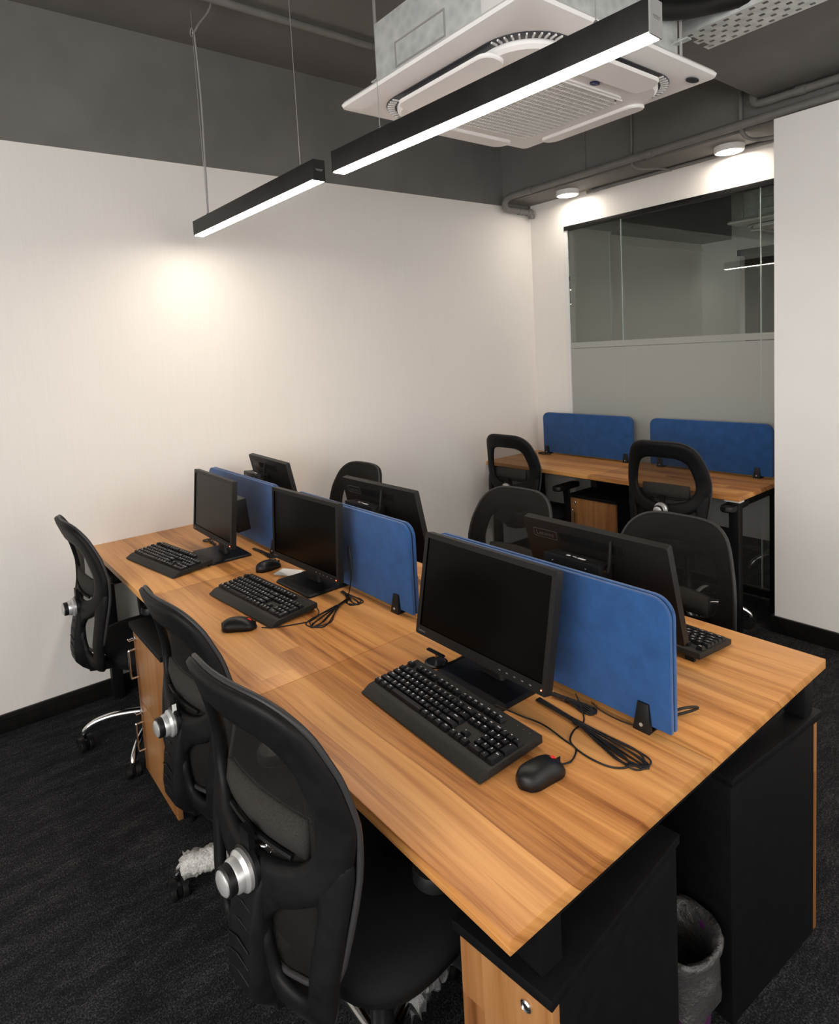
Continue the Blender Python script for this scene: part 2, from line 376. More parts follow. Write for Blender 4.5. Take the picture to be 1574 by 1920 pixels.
# room beyond the glass
nl = struct(MB().box(-0.2, -0.10, YB+.1, YN+2.3, 0, HC).build('wall_next_left', MT['grey_paint']))
MB().box(-0.10, -0.09, YB+.1, YN, 0, 2.54).build('wall_lining', MT['wall_smooth'], nl)
MB().box(-0.09, -0.075, 4.40, YN, 2.46, 2.50).build('lining_strip', MT['wall_smooth'], nl)
MB().box(-0.10, 0.0, YB+.1, 4.37, 0, 2.54).build('column', MT['wall_smooth'], nl)
MB().box(-0.01, 0.012, 4.345, 4.375, 0, 2.54).build('column_bead', MT['white_cap'], nl)
MB().box(-0.10, 0.22, YB+.1, YN, 2.54, HC).build('bulkhead', MT['grey_paint'], nl)
nb = struct(MB().box(-0.1, 0.28, YN, YN+.1, 0, HC).box(.28, XE, YN, YN+.1, 2.42, HC).build('wall_next_back', MT['wall_smooth']))
MB().box(0.28, 2.6, YN-.02, YN+.02, 2.36, 2.42).build('opening_head', MT['black_trim'], nb)
MB().box(0.26, 0.30, YN-.01, YN+.1, 0, 2.36).build('opening_jamb', MT['white_cap'], nb)
struct(MB().box(-0.1, XE, YN+2.2, YN+2.3, 0, HC).build('wall_next_far', MT['wall_smooth']))
struct(MB().box(XE, XE+.1, YB, YN+2.3, 0, HC).build('wall_next_east', MT['wall_smooth']))

# ------------------------------------------------------------------ lights
def light_bar(p0, p1, z, label, group=None, wires=(), endcap='cap_grey', text=True, power='bar_light', hz=HC, wid=.05, hgt=.072):
    d = Vector((p1[0]-p0[0], p1[1]-p0[1], 0)); L = d.length; a = math.atan2(d.y, d.x)
    t = thing('pendant_light_bar', label, 'light', (p0[0], p0[1], z), a, group)
    MB().box(0, L, 0, wid, .004, hgt).build('housing', MT['bar_body'], t, bevel=.0015)
    MB().box(.004, L-.004, .003, wid-.003, 0, .006).build('diffuser', MT[power], t)
    for x0, x1 in ((-.002, .002), (L-.002, L+.002)):
        MB().box(x0, x1, 0, wid, 0.0, hgt+.001).build('end_cap', MT[endcap if x0 > .1 else 'bar_body'], t)
    for x in wires:
        MB().tube([(x, wid/2, hgt), (x, wid/2, hz-z)], .0012, 5).build('suspension_wire', MT['wire'], t)
        MB().lathe([(.006,hgt),(.006,hgt+.012),(.003,hgt+.016)], 10, T(x,wid/2,0)).build('wire_grip', MT['chrome'], t, smooth='auto')
    if text:
        # two worn, unreadable lines of print on the end cap
        MB().box(L+.002, L+.0024, wid*.20, wid*.80, hgt*.52, hgt*.56).box(L+.002, L+.0024, wid*.28, wid*.46, hgt*.47, hgt*.495).box(L+.002, L+.0024, wid*.50, wid*.74, hgt*.47, hgt*.495).build('print', MT['grey_print'], t)
    return t
b1 = light_bar((0.193,0.575), (1.3155,0.5984), 2.235, 'black pendant light bar whose end stops close to the white wall', 'lit pendant bars', (.125, 1.0), 'bar_body')
b2 = light_bar((1.4184,0.6136), (2.5543,0.6689), 2.235, 'black pendant light bar hanging below the ceiling air conditioner', 'lit pendant bars', (.235, 1.0), 'cap_grey')
# the rest of the office's pendant row, behind the camera
for i, (p0, p1) in enumerate((((1.9,-2.2),(2.6,-2.2)), ((2.7,-2.0),(3.7,-2.0)), ((3.6,.65),(4.8,.65)), ((3.9,-2.0),(5.1,-2.0)), ((2.95,2.0),(4.1,2.0)), ((4.3,2.0),(5.4,2.0)))):
    light_bar(p0, p1, 2.235, ['black pendant light bar over the aisle beside the white wall', 'black pendant light bar over the middle of the aisle', 'black pendant light bar in line with the desk row, past its free end', 'black pendant light bar over the aisle end away from the white wall', 'black pendant light bar next to the right-hand wall, near its corner', 'black pendant light bar next to the right-hand wall, far from its corner'][i], 'pendant bars of the rest of the room', (.2, 1.0))
light_bar((2.2,4.1), (3.40,4.1), 2.22, 'unseen pendant light bar added close behind the glass partition to light the next room', None, (.2, 1.0), text=False)  # hidden bar, added to light the room beyond the glass
light_bar((2.0,5.2), (3.20,5.22), 2.22, 'unseen pendant light bar added behind the right-hand wall to light the next room', None, (.2, 1.0), text=False)  # another hidden bar, there only for its light next door
light_bar((2.2,5.7), (3.4,5.7), 2.22, 'unseen pendant light bar added at the back of the next room to light it', None, (.2, 1.0), text=False)  # third hidden bar, added to brighten the next room
light_bar((1.0,7.2), (2.20,7.2), 2.22, 'pendant light bar beyond the opening of the next room', None, (.2, 1.0), text=False)
# feed cord and conduit hook beside the first bar
c = thing('feed_cord', 'grey feed cord running down beside the pendant bar near the wall', 'cord', (0.318,0.605,2.307))
MB().tube([tuple(p) for p in catmull([(0,0,0),(.006,.004,.25),(.002,.012,.55),(.0,.006,.84)], 24, False)], .0045, 6).build('cord', MT['cord_grey'], c, smooth=True)
MB().tube([tuple(p) for p in catmull([(0,.006,.84),(.03,.02,.87),(.12,.03,.885),(.17,.03,.91),(.18,.03,.935)], 20, False)], .006, 6).build('flexible_conduit', MT['pipe_paint'], c, smooth=True)
MB().tube([(-.03+.018*math.cos(a), .006, .855+.018*math.sin(a)) for a in [2*PI*k/16 for k in range(16)]], .002, 5, closed=True).build('hook_ring', MT['wire'], c, smooth=True)
def downlight(x, y, label):
    t = thing('downlight', label, 'light', (x, y, HS), 0, 'surface downlights above the glass')
    MB().lathe([(.078,0),(.078,-.03),(.074,-.034),(.068,-.034),(.068,-.028)], 32).build('rim', MT['white_cap'], t, smooth='auto')
    MB().lathe([(.0685,-.032),(.0685,-.030)], 32).build('diffuser', MT['down_light'], t)
downlight(0.455, 3.185, 'round white surface downlight beside the room corner')
downlight(1.545, 3.215, 'round white surface downlight beside the right-hand wall')

# ------------------------------------------------------------------ pipes on the ceiling
def pipe(name, pts, r, label, cat='pipe', mt='pipe_paint', n=12, collars=()):
    t = thing(name, label, cat, pts[0]); o = Vector(pts[0])
    MB().tube([tuple(Vector(p)-o) for p in pts], r, n).build('pipe_run', MT[mt], t, smooth='auto')
    for c_, ax in collars:
        M = T(*(Vector(c_)-o)) @ (RY(PI/2) if ax == 'x' else RX(PI/2) if ax == 'y' else Matrix())
        MB().lathe([(r*1.18,-.022),(r*1.18,.022)], n, M).build('collar', MT[mt], t, smooth='auto')
    return t
el = [tuple(Vector((.075,2.975,2.665))+Vector((0,0,0)))]
pts = [(5.5,2.975,2.70),(1.9,2.975,2.688),(.14,2.975,2.678)]+[tuple(p) for p in catmull([(.11,2.975,2.676),(.07,2.975,2.66),(.055,2.978,2.625),(.052,3.0,2.605),(.05,3.04,2.602)], 14, False)]+[(.05,3.20,2.60),(.05,3.24,2.60)]+[(.05,3.262,2.594),(.05,3.275,2.575),(.05,3.276,2.555)]
pipe('drain_pipe', pts, .023, 'painted grey drain pipe along the beam with an elbow in the corner', collars=(((.3,2.975,2.679),'x'),((1.2,2.975,2.684),'x'),((.05,3.15,2.6),'y'),((.05,3.245,2.6),'y')))
pipe('cable_conduit', [(.53,3.305,2.645),(1.2,3.305,2.648),(1.886,3.305,2.65)], .011, 'thin grey conduit along the top of the glazed wall', collars=(((.6,3.305,2.645),'x'),))
pipe('flexible_conduit', [tuple(p) for p in catmull([(1.06,3.02,3.1),(1.06,3.015,2.75),(1.06,3.02,2.66),(1.07,3.08,2.640),(1.10,3.16,2.643),(1.16,3.20,2.632),(1.2,3.22,2.615)], 30, False)], .006, 'thin flexible conduit bending under the beam between the downlights')
pipe('flexible_conduit', [tuple(p) for p in catmull([(1.70,3.012,3.0),(1.70,3.008,2.80),(1.70,3.012,2.68),(1.71,3.06,2.635),(1.745,3.14,2.63),(1.86,3.2,2.635)], 30, False)], .011, 'grey conduit bending under the beam beside the right-hand wall')
pipe('ceiling_conduit', [(.51,-3.1,3.215),(.51,.6,3.215),(.515,2.9,3.215)], .018, 'straight grey conduit fixed along the ceiling parallel to the white wall')
pipe('corner_conduit', [tuple(p) for p in catmull([(1.765,3.0,2.92),(1.766,2.995,2.83),(1.780,2.992,2.776),(1.84,2.99,2.768),(1.92,2.99,2.768)], 16, False)]+[(3.2,2.99,2.768)], .020, 'grey conduit running under the boxed duct to the right-hand wall', collars=(((1.99,2.99,2.768),'x'),))
pipe('drop_rod', [(.72,3.022,3.2),(.72,3.022,2.68)], .004, 'thin dark cable dropping down the beam face')

# perforated cable tray
tr_ = thing('cable_tray', 'galvanised perforated cable tray hanging beside the air conditioner', 'cable tray', (2.045,1.764,2.70))
Lt, Wt = 3.3, .195; px, py = .0425, .039; hs = .0085
b = MB(); ny = 5
def plate_hole(b, x0, x1, y0, y1, hx, hy, z):
    cx, cy = (x0+x1)/2, (y0+y1)/2
    vs = [(x0,y0,z),(x1,y0,z),(x1,y1,z),(x0,y1,z),(cx-hx,cy-hy,z),(cx+hx,cy-hy,z),(cx+hx,cy+hy,z),(cx-hx,cy+hy,z)]
    b.add(vs, [(0,1,5,4),(1,2,6,5),(2,3,7,6),(3,0,4,7)])
for j in range(ny):
    for i in range(int(Lt/px)):
        ox = px/2 if j % 2 else 0
        plate_hole(b, i*px+ox, (i+1)*px+ox, j*py, (j+1)*py, hs, hs*.95, 0)
b.build('perforated_base', MT['galv'], tr_, kind='stuff')
for y0 in (0, Wt): MB().box(0, Lt, y0-.001, y0+.001, 0, .05).build('side_flange', MT['galv'], tr_)
for x in (.62, 1.6): MB().tube([(x,Wt/2,0),(x,Wt/2,HC-2.70)], .004, 6).build('hanger_rod', MT['wire'], tr_)

# ------------------------------------------------------------------ air conditioner
ax0, ax1, ay0, ay1, az = 1.285, 2.175, .748, 1.770, 2.500
acx, acy = (ax0+ax1)/2, (ay0+ay1)/2; aw, ad = (ax1-ax0)/2, (ay1-ay0)/2
def aircon(name, label, loc, detail=True):
    t = thing(name, label, 'air conditioner', loc)
    sx, sy = aw, ad
    def rr(s, r, z, n=6): return [(x*sx, y*sy, z) for x, y in rrect(-s, s, -s, s, r, n)]
    pan = MB().rings([rr(.93,.03,.045), rr(.985,.045,.032), rr(1.0,.05,.022), rr(.992,.05,.012), rr(.90,.06,.0), rr(.85,.33,-.003)], True).build('panel', MT['white_plastic'], t, smooth='auto')
    # dark blower ring and the proud centre plate
    MB().rings([rr(.84,.34,-.0035,8), rr(.838,.34,-.006,8)], True).build('blower_opening', MT['ac_dark'], t)
    # fins showing in the rounded corners
    b = MB()
    for q in range(4):
        for k in range(11):
            a = q*PI/2+PI/4+(k-5)*.135; cxq, cyq = [(1,1),(-1,1),(-1,-1),(1,-1)][q]
            M = T((.495*cxq+.312*math.cos(a))*sx, (.495*cyq+.312*math.sin(a))*sy, -.008) @ RZ(a)
            b.box(-.013, .013, -.0025, .0025, -.003, .003, M)
    b.build('blower_fins', MT['white_cap'], t, kind='stuff')
    MB().rings([rr(.765,.28,-.004,8), rr(.765,.28,-.020,8), rr(.745,.27,-.030,8), rr(.60,.22,-.034,8)], True).build('centre_plate', MT['white_plastic'], t, smooth='auto')
    # four flaps
    for q in range(4):
        horiz = q % 2 == 0; half = (sx if horiz else sy)*.50; rad = (sy if horiz else sx)*.752
        M = RZ(q*PI/2+PI) @ T(0, rad, -.034) @ RX(.10)
        fl = MB(); P_ = rrect(-half, half, -.050, .046, .040, 6)
        fl.rings([[(x,y,.006) for x,y in P_], [(x*1.0,y,-.002) for x,y in P_], [(x*.985,y*.93,-.006) for x,y in P_]], True, M)
        fl.build('flap', MT['white_plastic'], t, smooth='auto')
    # intake grille
    g = MB(); hx, hy = .50*sx, .50*sy; zg = -.036
    for i in range(41):
        y = -hy+2*hy*i/40; e = hx*(1-.12*max(0, abs(y)/hy-.8)/.2)
        g.box(-e, e, y-.0030, y+.0030, zg-.007, zg)
    for i in range(19):
        x = -hx+2*hx*i/18; g.box(x-.002, x+.002, -hy, hy, zg-.0085, zg-.001)
    MB().box(-hx, hx, -hy, hy, zg+.001, zg+.0022).build('filter', MT['filter_grey'], t)
    g.build('intake_grille', MT['white_cap'], t, kind='stuff')
    Q = rrect(-hx-.012, hx+.012, -hy-.012, hy+.012, .05, 6); Q2 = rrect(-hx, hx, -hy, hy, .045, 6)
    MB().rings([[(x,y,zg+.003) for x,y in Q],[(x,y,zg-.004) for x,y in Q],[(x,y,zg-.004) for x,y in Q2]], False).build('grille_rim', MT['white_plastic'], t)
    # logo badge, receiver
    lg = MB().lathe([(1,0),(1,-.003)], 24, T(sx*.585, sy*.08, -.036) @ Matrix.Diagonal((.013,.021,1,1))).build('badge', MT['logo_blue'], t)
    vs, fs = text_mesh('Carrier', .011); MB().add(vs, fs, T(sx*.585, sy*.08, -.0396) @ RX(PI) @ RZ(PI/2)).build('badge_lettering', MT['legend'], lg)
    MB().lathe([(1,0),(1,-.003)], 20, T(sx*.90, sy*.80, -.0015) @ Matrix.Diagonal((.016,.033,1,1)) ).build('receiver', MT['ac_dark'], t)
    # casing above
    cs = MB().box(-sx*.80, sx*.80, -sy*.78, sy*.78, .04, .30).build('casing', MT['galv'], t, bevel=.006)
    for z in (.105,.185): MB().box(-.24, .02, -sy*.78-.0025, -sy*.78, z, z+.006).build('pressed_rib', MT['cord_grey'], cs)
    for x in (-.24,.014): MB().box(x, x+.006, -sy*.78-.0025, -sy*.78, .111, .185).build('pressed_rib', MT['cord_grey'], cs)
    MB().box(sx*.42, sx*.83, -sy*.81, -sy*.60, .04, .28).build('corner_cover', MT['white_cap'], t, bevel=.01)
    for qx, qy in ((-1,-1),(-1,1),(1,-1),(1,1)):
        x, y = qx*sx*.86, qy*sy*.72
        rd = MB().tube([(x,y,.05),(x,y,HC-loc[2])], .005, 8).build('hanger_rod', MT['wire'], t, smooth='auto')
        MB().box(x-.03, x+.03, y-.014, y+.014, .12, .124).build('hanger_bracket', MT['galv'], rd)
        MB().lathe([(.011,.124),(.011,.133)], 6, T(x,y,0)).build('nut', MT['wire'], rd)
    return t
aircon('ceiling_air_conditioner', 'white ceiling cassette air conditioner with galvanised casing above the desks', (acx, acy, az))
aircon('ceiling_air_conditioner', 'ceiling cassette air conditioner of the room beyond the glass partition', (1.285, 5.2, 2.45))
pp = pipe('insulated_pipe', [tuple(p) for p in catmull([(2.08,1.45,2.70),(2.13,1.60,2.715),(2.2,1.72,2.74),(2.4,1.82,2.745),(3.0,1.86,2.745)], 24, False)], .033, 'black foam-insulated refrigerant pipe leading from the air conditioner into the tray', mt='rubber')

# ------------------------------------------------------------------ desks
def desk(name, label, x0, x1, y0, y1, xs, ys, legs, beams, grp=None):
    t = thing(name, label, 'desk', (x0, y0, 0))
    W_, D_ = x1-x0, y1-y0; th = .025
    for xa, xb in zip(xs[:-1], xs[1:]):
        for ya, yb in zip(ys[:-1], ys[1:]):
            MB().box(xa-x0+.0008, xb-x0-.0008, ya-y0+.0008, yb-y0-.0008, DZ-th, DZ).build('tabletop', MT['wood_top'], t, bevel=.0015)
    for (xa, ya) in legs:
        lg = MB().box(xa-x0-.025, xa-x0+.025, ya-y0-.025, ya-y0+.025, 0.01, DZ-th-.002).build('leg', MT['black_metal'], t, bevel=.004)
        MB().lathe([(.022,0),(.022,.012)], 12, T(xa-x0,ya-y0,0)).build('foot', MT['rubber'], lg)
    for (xa, xb, ya, yb, za, zb) in beams:
        MB().box(xa-x0, xb-x0, ya-y0, yb-y0, za, zb).build('rail', MT['black_metal'], t, bevel=.003)
    return t
zt = DZ-.025
bm_ = []
for x in (.06, .9, 1.827, 2.645): bm_.append((x-.022, x+.022, .05, 1.15, zt-.055, zt-.003))
for y in (.30, .90): bm_.append((.05, 2.65, y-.02, y+.02, zt-.045, zt-.005))
bd_ = desk('bench_desk', 'long wooden bench desk for six with black metal frame', 0, 2.7, 0, 1.2, [0,.9,1.827,2.7], [0,.6,1.2],
     [(.06,.05),(.06,1.15),(2.40,.60),(1.827,.6)], bm_)
for x_, y_, z_ in ((2.655,.115,.625),(2.665,1.115,.641)):
    MB().box(x_-.025, x_+.025, y_-.025, y_+.025, z_, zt-.002).build('corner_post', MT['black_metal'], bd_, bevel=.003)
d2y0, d2y1 = 2.722, 3.308
bm2 = [(x-.022, x+.022, d2y0+.04, d2y1-.03, zt-.055, zt-.003) for x in (.05,.9,1.75)]+[(.05,1.75,y-.02,y+.02,zt-.045,zt-.005) for y in (2.9,3.18)]
d2 = desk('wall_desk', 'two-seat wooden desk standing against the glass partition', 0.0, 1.808, d2y0, d2y1, [0,.905,1.808], [d2y0,d2y1],
     [(.05,d2y0+.05),(.05,d2y1-.04),(1.765,d2y0+.05),(1.765,d2y1-.04)], bm2)
MB().box(1.72, 1.80, .02, .07, zt-.012, zt-.001).build('corner_plate', MT['white_cap'], d2)

# blue felt dividers
def divider(xa, xb, yc, label, group, clip_x, z1=1.070, h0=.012):
    z0 = DZ+h0; t = thing('felt_divider', label, 'divider', (xa, yc, DZ), 0, group)
    w_ = xb-xa; P_ = rrect(0, w_, h0, z1-DZ, .045, 8)
    # only the upper corners are rounded
    P_ = [(x, z) for x, z in P_ if z > h0+.05]
    P_ = P_+[(0, h0), (w_, h0)]
    def pl(y0, y1, inset=0):
        c = Vector((w_/2, (h0+z1-DZ)/2)); k = 1-inset
        Q = [(c.x+(x-c.x)*(1-2*inset/w_), c.y+(z-c.y)*(1-2*inset/(z1-DZ))) for x, z in P_]
        return MB().prism([(x, z) for x, z in Q], -y1, -y0, RX(PI/2))
    pl(-.0140, -.0020).build('felt_panel', MT['felt'], t, bevel=.004)
    pl(.0020, .0140).build('felt_panel', MT['felt'], t, bevel=.004)
    pl(-.0019, .0019, .004).build('core_strip', MT['black_plastic'], t)
    for cx in clip_x:
        x = cx-xa
        cl = MB()
        for s in (-1, 1):
            y0 = s*.0145; y1 = s*.0235
            cl.add([(x-.020,y0,0),(x+.020,y0,0),(x+.013,y0,.062),(x-.013,y0,.062),(x-.020,y1*1.25,0),(x+.020,y1*1.25,0),(x+.013,y1*.85,.062),(x-.013,y1*.85,.062)],
                   [(0,1,2,3),(4,7,6,5),(0,4,5,1),(1,5,6,2),(2,6,7,3),(3,7,4,0)])
        cl.box(x-.020, x+.020, -.028, .028, 0, .004)
        c_ = cl.build('clamp', MT['black_plastic'], t, bevel=.0015)
        MB().lathe([(.004,0),(.004,.002)], 10, T(x,-.0272,.016) @ RX(PI/2)).build('screw', MT['silver'], c_)
    return t
GD = 'blue felt dividers along the bench desk'
divider(.085, .850, .60, 'blue felt desk divider standing next to the white wall', GD, (.13,.80))
divider(.99, 1.757, .605, 'blue felt desk divider in the middle of the bench desk', GD, (1.05,1.675))
divider(1.86, 2.615, .6105, 'blue felt desk divider at the free end of the bench desk', GD, (1.92,2.553))
GD2 = 'blue felt dividers on the wall desk'
divider(.135, .89, 3.235, 'blue felt divider on the wall desk beside the room corner', GD2, (.17,.84), 1.08)
divider(1.02, 1.765, 3.235, 'blue felt divider on the wall desk beside the right-hand wall', GD2, (1.09,1.685), 1.08)

# ------------------------------------------------------------------ pedestals
def handle_mesh(parent, x, y, z0, z1, out=.03):
    pts = catmull([(x,y,z0),(x,y-out*.8,z0),(x,y-out,z0+.008),(x,y-out,z1-.008),(x,y-out*.8,z1),(x,y,z1)], 22, False)
    return MB().tube([tuple(p) for p in pts], .0042, 8).build('handle', MT['chrome'], parent, smooth=True)
def lock_mesh(parent, x, y, z, key=True):
    k = MB().lathe([(.0105,0),(.0105,.004),(.008,.006),(.008,.004),(.003,.0045)], 16, T(x,y,z) @ RX(PI/2)).build('lock', MT['chrome'], parent, smooth='auto')
    if key:
        MB().tube([(x,y,z),(x,y-.012,z)], .003, 6).build('key_shank', MT['chrome'], parent)
        MB().tube([(x+a*.009, y-.018+b*.009, z) for a, b in ((-1,-1),(1,-1),(1,1),(-1,1))], .0028, 6, closed=True).build('key_head', MT['chrome'], parent)
def pedestal(label, loc, rz, w_, d_, h, drawers, side='L', key=True, handles=True, lock_dx=.035, grp=None):
    t = thing('pedestal', label, 'cabinet', loc, rz, grp)
    MB().box(0, w_, .018, d_, .035, h-.02).build('body', MT['black_board'], t, bevel=.002)
    MB().box(-.006, w_+.006, -.012, d_+.004, h-.02, h).build('top_board', MT['black_board'], t, bevel=.002)
    for i, (za, zb) in enumerate(drawers):
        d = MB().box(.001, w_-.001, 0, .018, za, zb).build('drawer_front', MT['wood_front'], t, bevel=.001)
        xx = lock_dx if side == 'L' else w_-lock_dx
        lock_mesh(d, xx, 0, zb-.035, key)
        if handles: handle_mesh(d, xx+.002, 0, zb-.185, zb-.075)
    for x in (.03, w_-.03):
        for y in (.05, d_-.05):
            MB().lathe([(.015,0),(.018,.006),(.018,.035)], 12, T(x,y,0)).build('foot', MT['rubber'], t)
    return t
pedestal('wood-fronted black pedestal standing between two office chairs', (.775,-.022,0), 0, .38, .45, .640, [(.04,.325),(.328,.618)], grp=None)
pedestal('narrow wood-fronted black pedestal under the free corner of the bench desk', (2.513,.066,0), .095, .192, .44, .624, [(.04,.32),(.323,.600)], 'R', False, False, .05)
pedestal('tall black pedestal at the desk end beside the waste bin', (2.697,1.150,0), PI-.07, .22, .41, .64, [(.04,.61)], 'R', False, False)
pedestal('wood-fronted black pedestal under the wall desk', (.690,2.80,0), 0, .34, .44, .605, [(.04,.30),(.303,.583)], key=False)

# ------------------------------------------------------------------ monitors
MW, MH = .46, .281
def monitor(label, c, yaw, tilt, facing, grp):
    """c: centre of the front face (facing=-1, towards -y) or of the back face (facing=+1); local front is -y"""
    t = thing('monitor', label, 'monitor', (c[0], c[1], DZ), yaw if facing < 0 else yaw+PI, grp)
    zc = c[2]-DZ
    M = T(0, 0, zc) @ RX(-tilt)
    th = .022; yo = 0.0 if facing < 0 else -th
    # bezel: frame ring
    O = rrect(-MW/2, MW/2, -MH/2, MH/2, .006, 3); I = rrect(-MW/2+.014, MW/2-.014, -MH/2+.025, MH/2-.014, .002, 3)
    A = M @ RX(PI/2)
    bz = MB().rings([[(x,z,-yo-.0) for x,z in I], [(x,z,-yo-.0) for x,z in O], [(x,z,-yo-th) for x,z in O]], False, A)
    bz.add([(x,z,-yo-th) for x,z in O], [tuple(range(len(O)))], A)
    h = bz.build('housing', MT['bezel'], t, smooth='auto')
    MB().box(-MW/2+.013, MW/2-.013, yo+.003, yo+.005, -MH/2+.024, MH/2-.013, M).build('screen', MT['screen'], t)
    # back bulge
    yb = yo+th
    bk = [[(x*s_, yb+d_, z*s2+oz) for x,z in rrect(-.13,.13,-.10,.02,.012,3)] for s_, s2, d_, oz in ((1.06,1.06,-.001,0),(1.0,1.0,.022,0),(.94,.94,.026,0))]
    if facing < 0: MB().rings(bk, True, M).build('back_cover', MT['bezel'], h, smooth='auto')
    g = MB()
    for i in range(34): g.box(-.10+i*.0061, -.0972+i*.0061, yb-.0008, yb+.0012, .086, .112, M)
    g.build('vent_slots', MT['rubber'], h, kind='stuff')
    # badge on the back and name on the front
    bd = MB().prism(rrect(-.042,.042,-.013,.013,.004,3), 0, .0012, M @ T(.155,yb,.098) @ RZ(PI) @ RX(PI/2)).build('badge', MT['black_plastic'], h)
    vs, fs = text_mesh('Lenovo', .022, .0004); MB().add(vs, fs, M @ T(.155,yb+.0016,.098) @ RZ(PI) @ RX(PI/2)).build('badge_lettering', MT['badge_grey'], bd)
    fr = MB().tube([(x,z,0) for x,z in rrect(-.042,.042,-.013,.013,.004,3)], .0008, 4, M @ T(.155,yb+.001,.098) @ RZ(PI) @ RX(PI/2), closed=True).build('badge_rim', MT['badge_grey'], bd)
    vs, fs = text_mesh('Lenovo', .0095, .0002); MB().add(vs, fs, M @ T(-MW/2+.026, yo-.0006, -MH/2+.012) @ RX(PI/2)).build('name_print', MT['grey_print'], h)
    for i in range(5):
        MB().box(.085+i*.024, .091+i*.024, yo-.0005, yo+.001, -MH/2+.010, -MH/2+.0125, M).build('button_mark', MT['grey_print'], h)
    MB().lathe([(.0016,0),(.0016,.001)], 8, M @ T(MW/2-.014, yo-.0006, -MH/2+.012) @ RX(PI/2)).build('power_led', MT['led'], h)
    # neck and base
    nk = MB().rings([[(x*k, y, z) for x, y in rrect(-.033,.033,.028,.052,.008,3)] for z, k in ((.012,1.25),(.05,1.0),((zc-.02) if facing < 0 else .118,.9))], True)
    if facing < 0: nk.box(-.035,.035,yb+.015,.05,zc-.05,zc+.03)
    else: nk.box(-.035,.035,.002,.05,.085,.118)
    nk.build('neck', MT['bezel'], t, smooth='auto')
    P_ = rrect(-.12,.12,-.065,.12,.01,4)
    MB().rings([[(x,y,0) for x,y in P_],[(x,y,.006) for x,y in P_],[(x*.96,y*.95,.0105) for x,y in P_]], True).build('stand_base', MT['black_plastic'], t, smooth='auto')
    return t
GM = 'monitors facing the near chairs'; GM2 = 'monitors seen from behind'
monitor('black monitor beside the white wall whose stand touches its keyboard', (.624,.386,.984), -.018, .105, -1, None)
monitor('black monitor at the middle workstation with a paper slip by its stand', (1.24,.495,.967), .04, .062, -1, None)
monitor('black monitor with red standby light at the free desk end', (2.179,.473,.971), -.009, .20, -1, None)
monitor('monitor turned back-on behind the divider beside the white wall', (.441,.776,.985), -.054, .199, 1, None)
monitor('monitor turned back-on behind the middle divider, chair behind it', (1.374,.769,.985), .008, .199, 1, None)
monitor('monitor turned back-on behind the divider at the free desk end', (2.264,.847,.968), -.017, .265, 1, None)

# mini computers clipped to the far monitors
def mini_pc(label, loc, rz, grp=None, ant=True):
    t = thing('mini_computer', label, 'computer', loc, rz, grp)
    M = RX(-.10)
    MB().box(-.092,.092,-.030,.030,-.080,.062, M).build('case', MT['black_plastic'], t, bevel=.004)
    MB().prism(rrect(-.062,.062,-.006,.012,.008,4), .0621, .0627, M).build('top_recess', MT['rubber'], t)
    b = MB()
    for x0, x1, y0, y1 in ((-.028,-.018,-.012,-.004),(-.008,.004,-.009,-.006),(.010,.034,-.014,-.006)): b.box(x0, x1, y0, y1, .0622, .0630, M)
    b.build('label_print', MT['legend'], t)
    for x in (-.06,.05): MB().lathe([(.002,0),(.002,.001)], 8, M @ T(x,-.030,.045) @ RX(PI/2)).build('screw', MT['silver'], t)
    if ant:
        MB().lathe([(.0045,0),(.0045,.012)], 10, M @ T(.085,-.005,.045) @ RY(PI/2)).build('antenna_socket', MT['brass'], t)
        MB().tube([M @ Vector(p) for p in ((.10,-.005,.045),(.103,-.002,.06),(.100,.004,.125))], [.006,.005,.0042], 8).build('antenna', MT['rubber'], t, smooth='auto')
    return t
mini_pc('small black computer with white print behind the monitor at the free desk end', (2.237,.792,.966), -.017)
mini_pc('small black computer behind the back-turned monitor at the middle divider', (1.325,.716,.986), .008)
mini_pc('small black computer behind the back-turned monitor beside the white wall', (.352,.724,.986), -.054)
mini_pc('small black computer hidden between the wall-side monitor and its blue divider', (.645,.475,.955), PI, ant=False)

# ------------------------------------------------------------------ keyboards
U = .01905
rows = []
def row(z, items): rows.append((z, items))
KEYS = []   # (x centre u, row v, width u, height u, text)
def add_row(v, start, items, h=1):
    x = start
    for it in items:
        if isinstance(it, (int, float)): x += it; continue
        tx, w_ = it if isinstance(it, tuple) else (it, 1)
        KEYS.append((x+w_/2, v, w_, h, tx)); x += w_
add_row(.5, 0, ['Esc',1,'F1','F2','F3','F4',.5,'F5','F6','F7','F8',.5,'F9','F10','F11','F12',.25,'PrS','ScL','Pau'])
add_row(2, 0, list('`1234567890-=')+[('Back',2),.25,'Ins','Hm','PU',.25,'Num','/','*','-'])
add_row(3, 0, [('Tab',1.5)]+list('QWERTYUIOP[]')+[('\\',1.5),.25,'Del','End','PD',.25,'7','8','9'])
add_row(4, 0, [('Caps',1.75)]+list('ASDFGHJKL;\'')+[('Enter',2.25),3.5,'4','5','6'])
add_row(5, 0, [('Shift',2.25)]+list('ZXCVBNM,./')+[('Shift',2.75),1.25,'^',1.25,'1','2','3'])
add_row(6, 0, [('Ctrl',1.25),('Win',1.25),('Alt',1.25),('',6.25),('Alt',1.25),('Fn',1.25),('Mn',1.25),('Ctrl',1.25),.25,'<','v','>',.25,('0',2),'.'])
KEYS += [(22.0, 3.5, 1, 2, '+'), (22.0, 5.5, 1, 2, 'Ent')]
key_meshes = {}
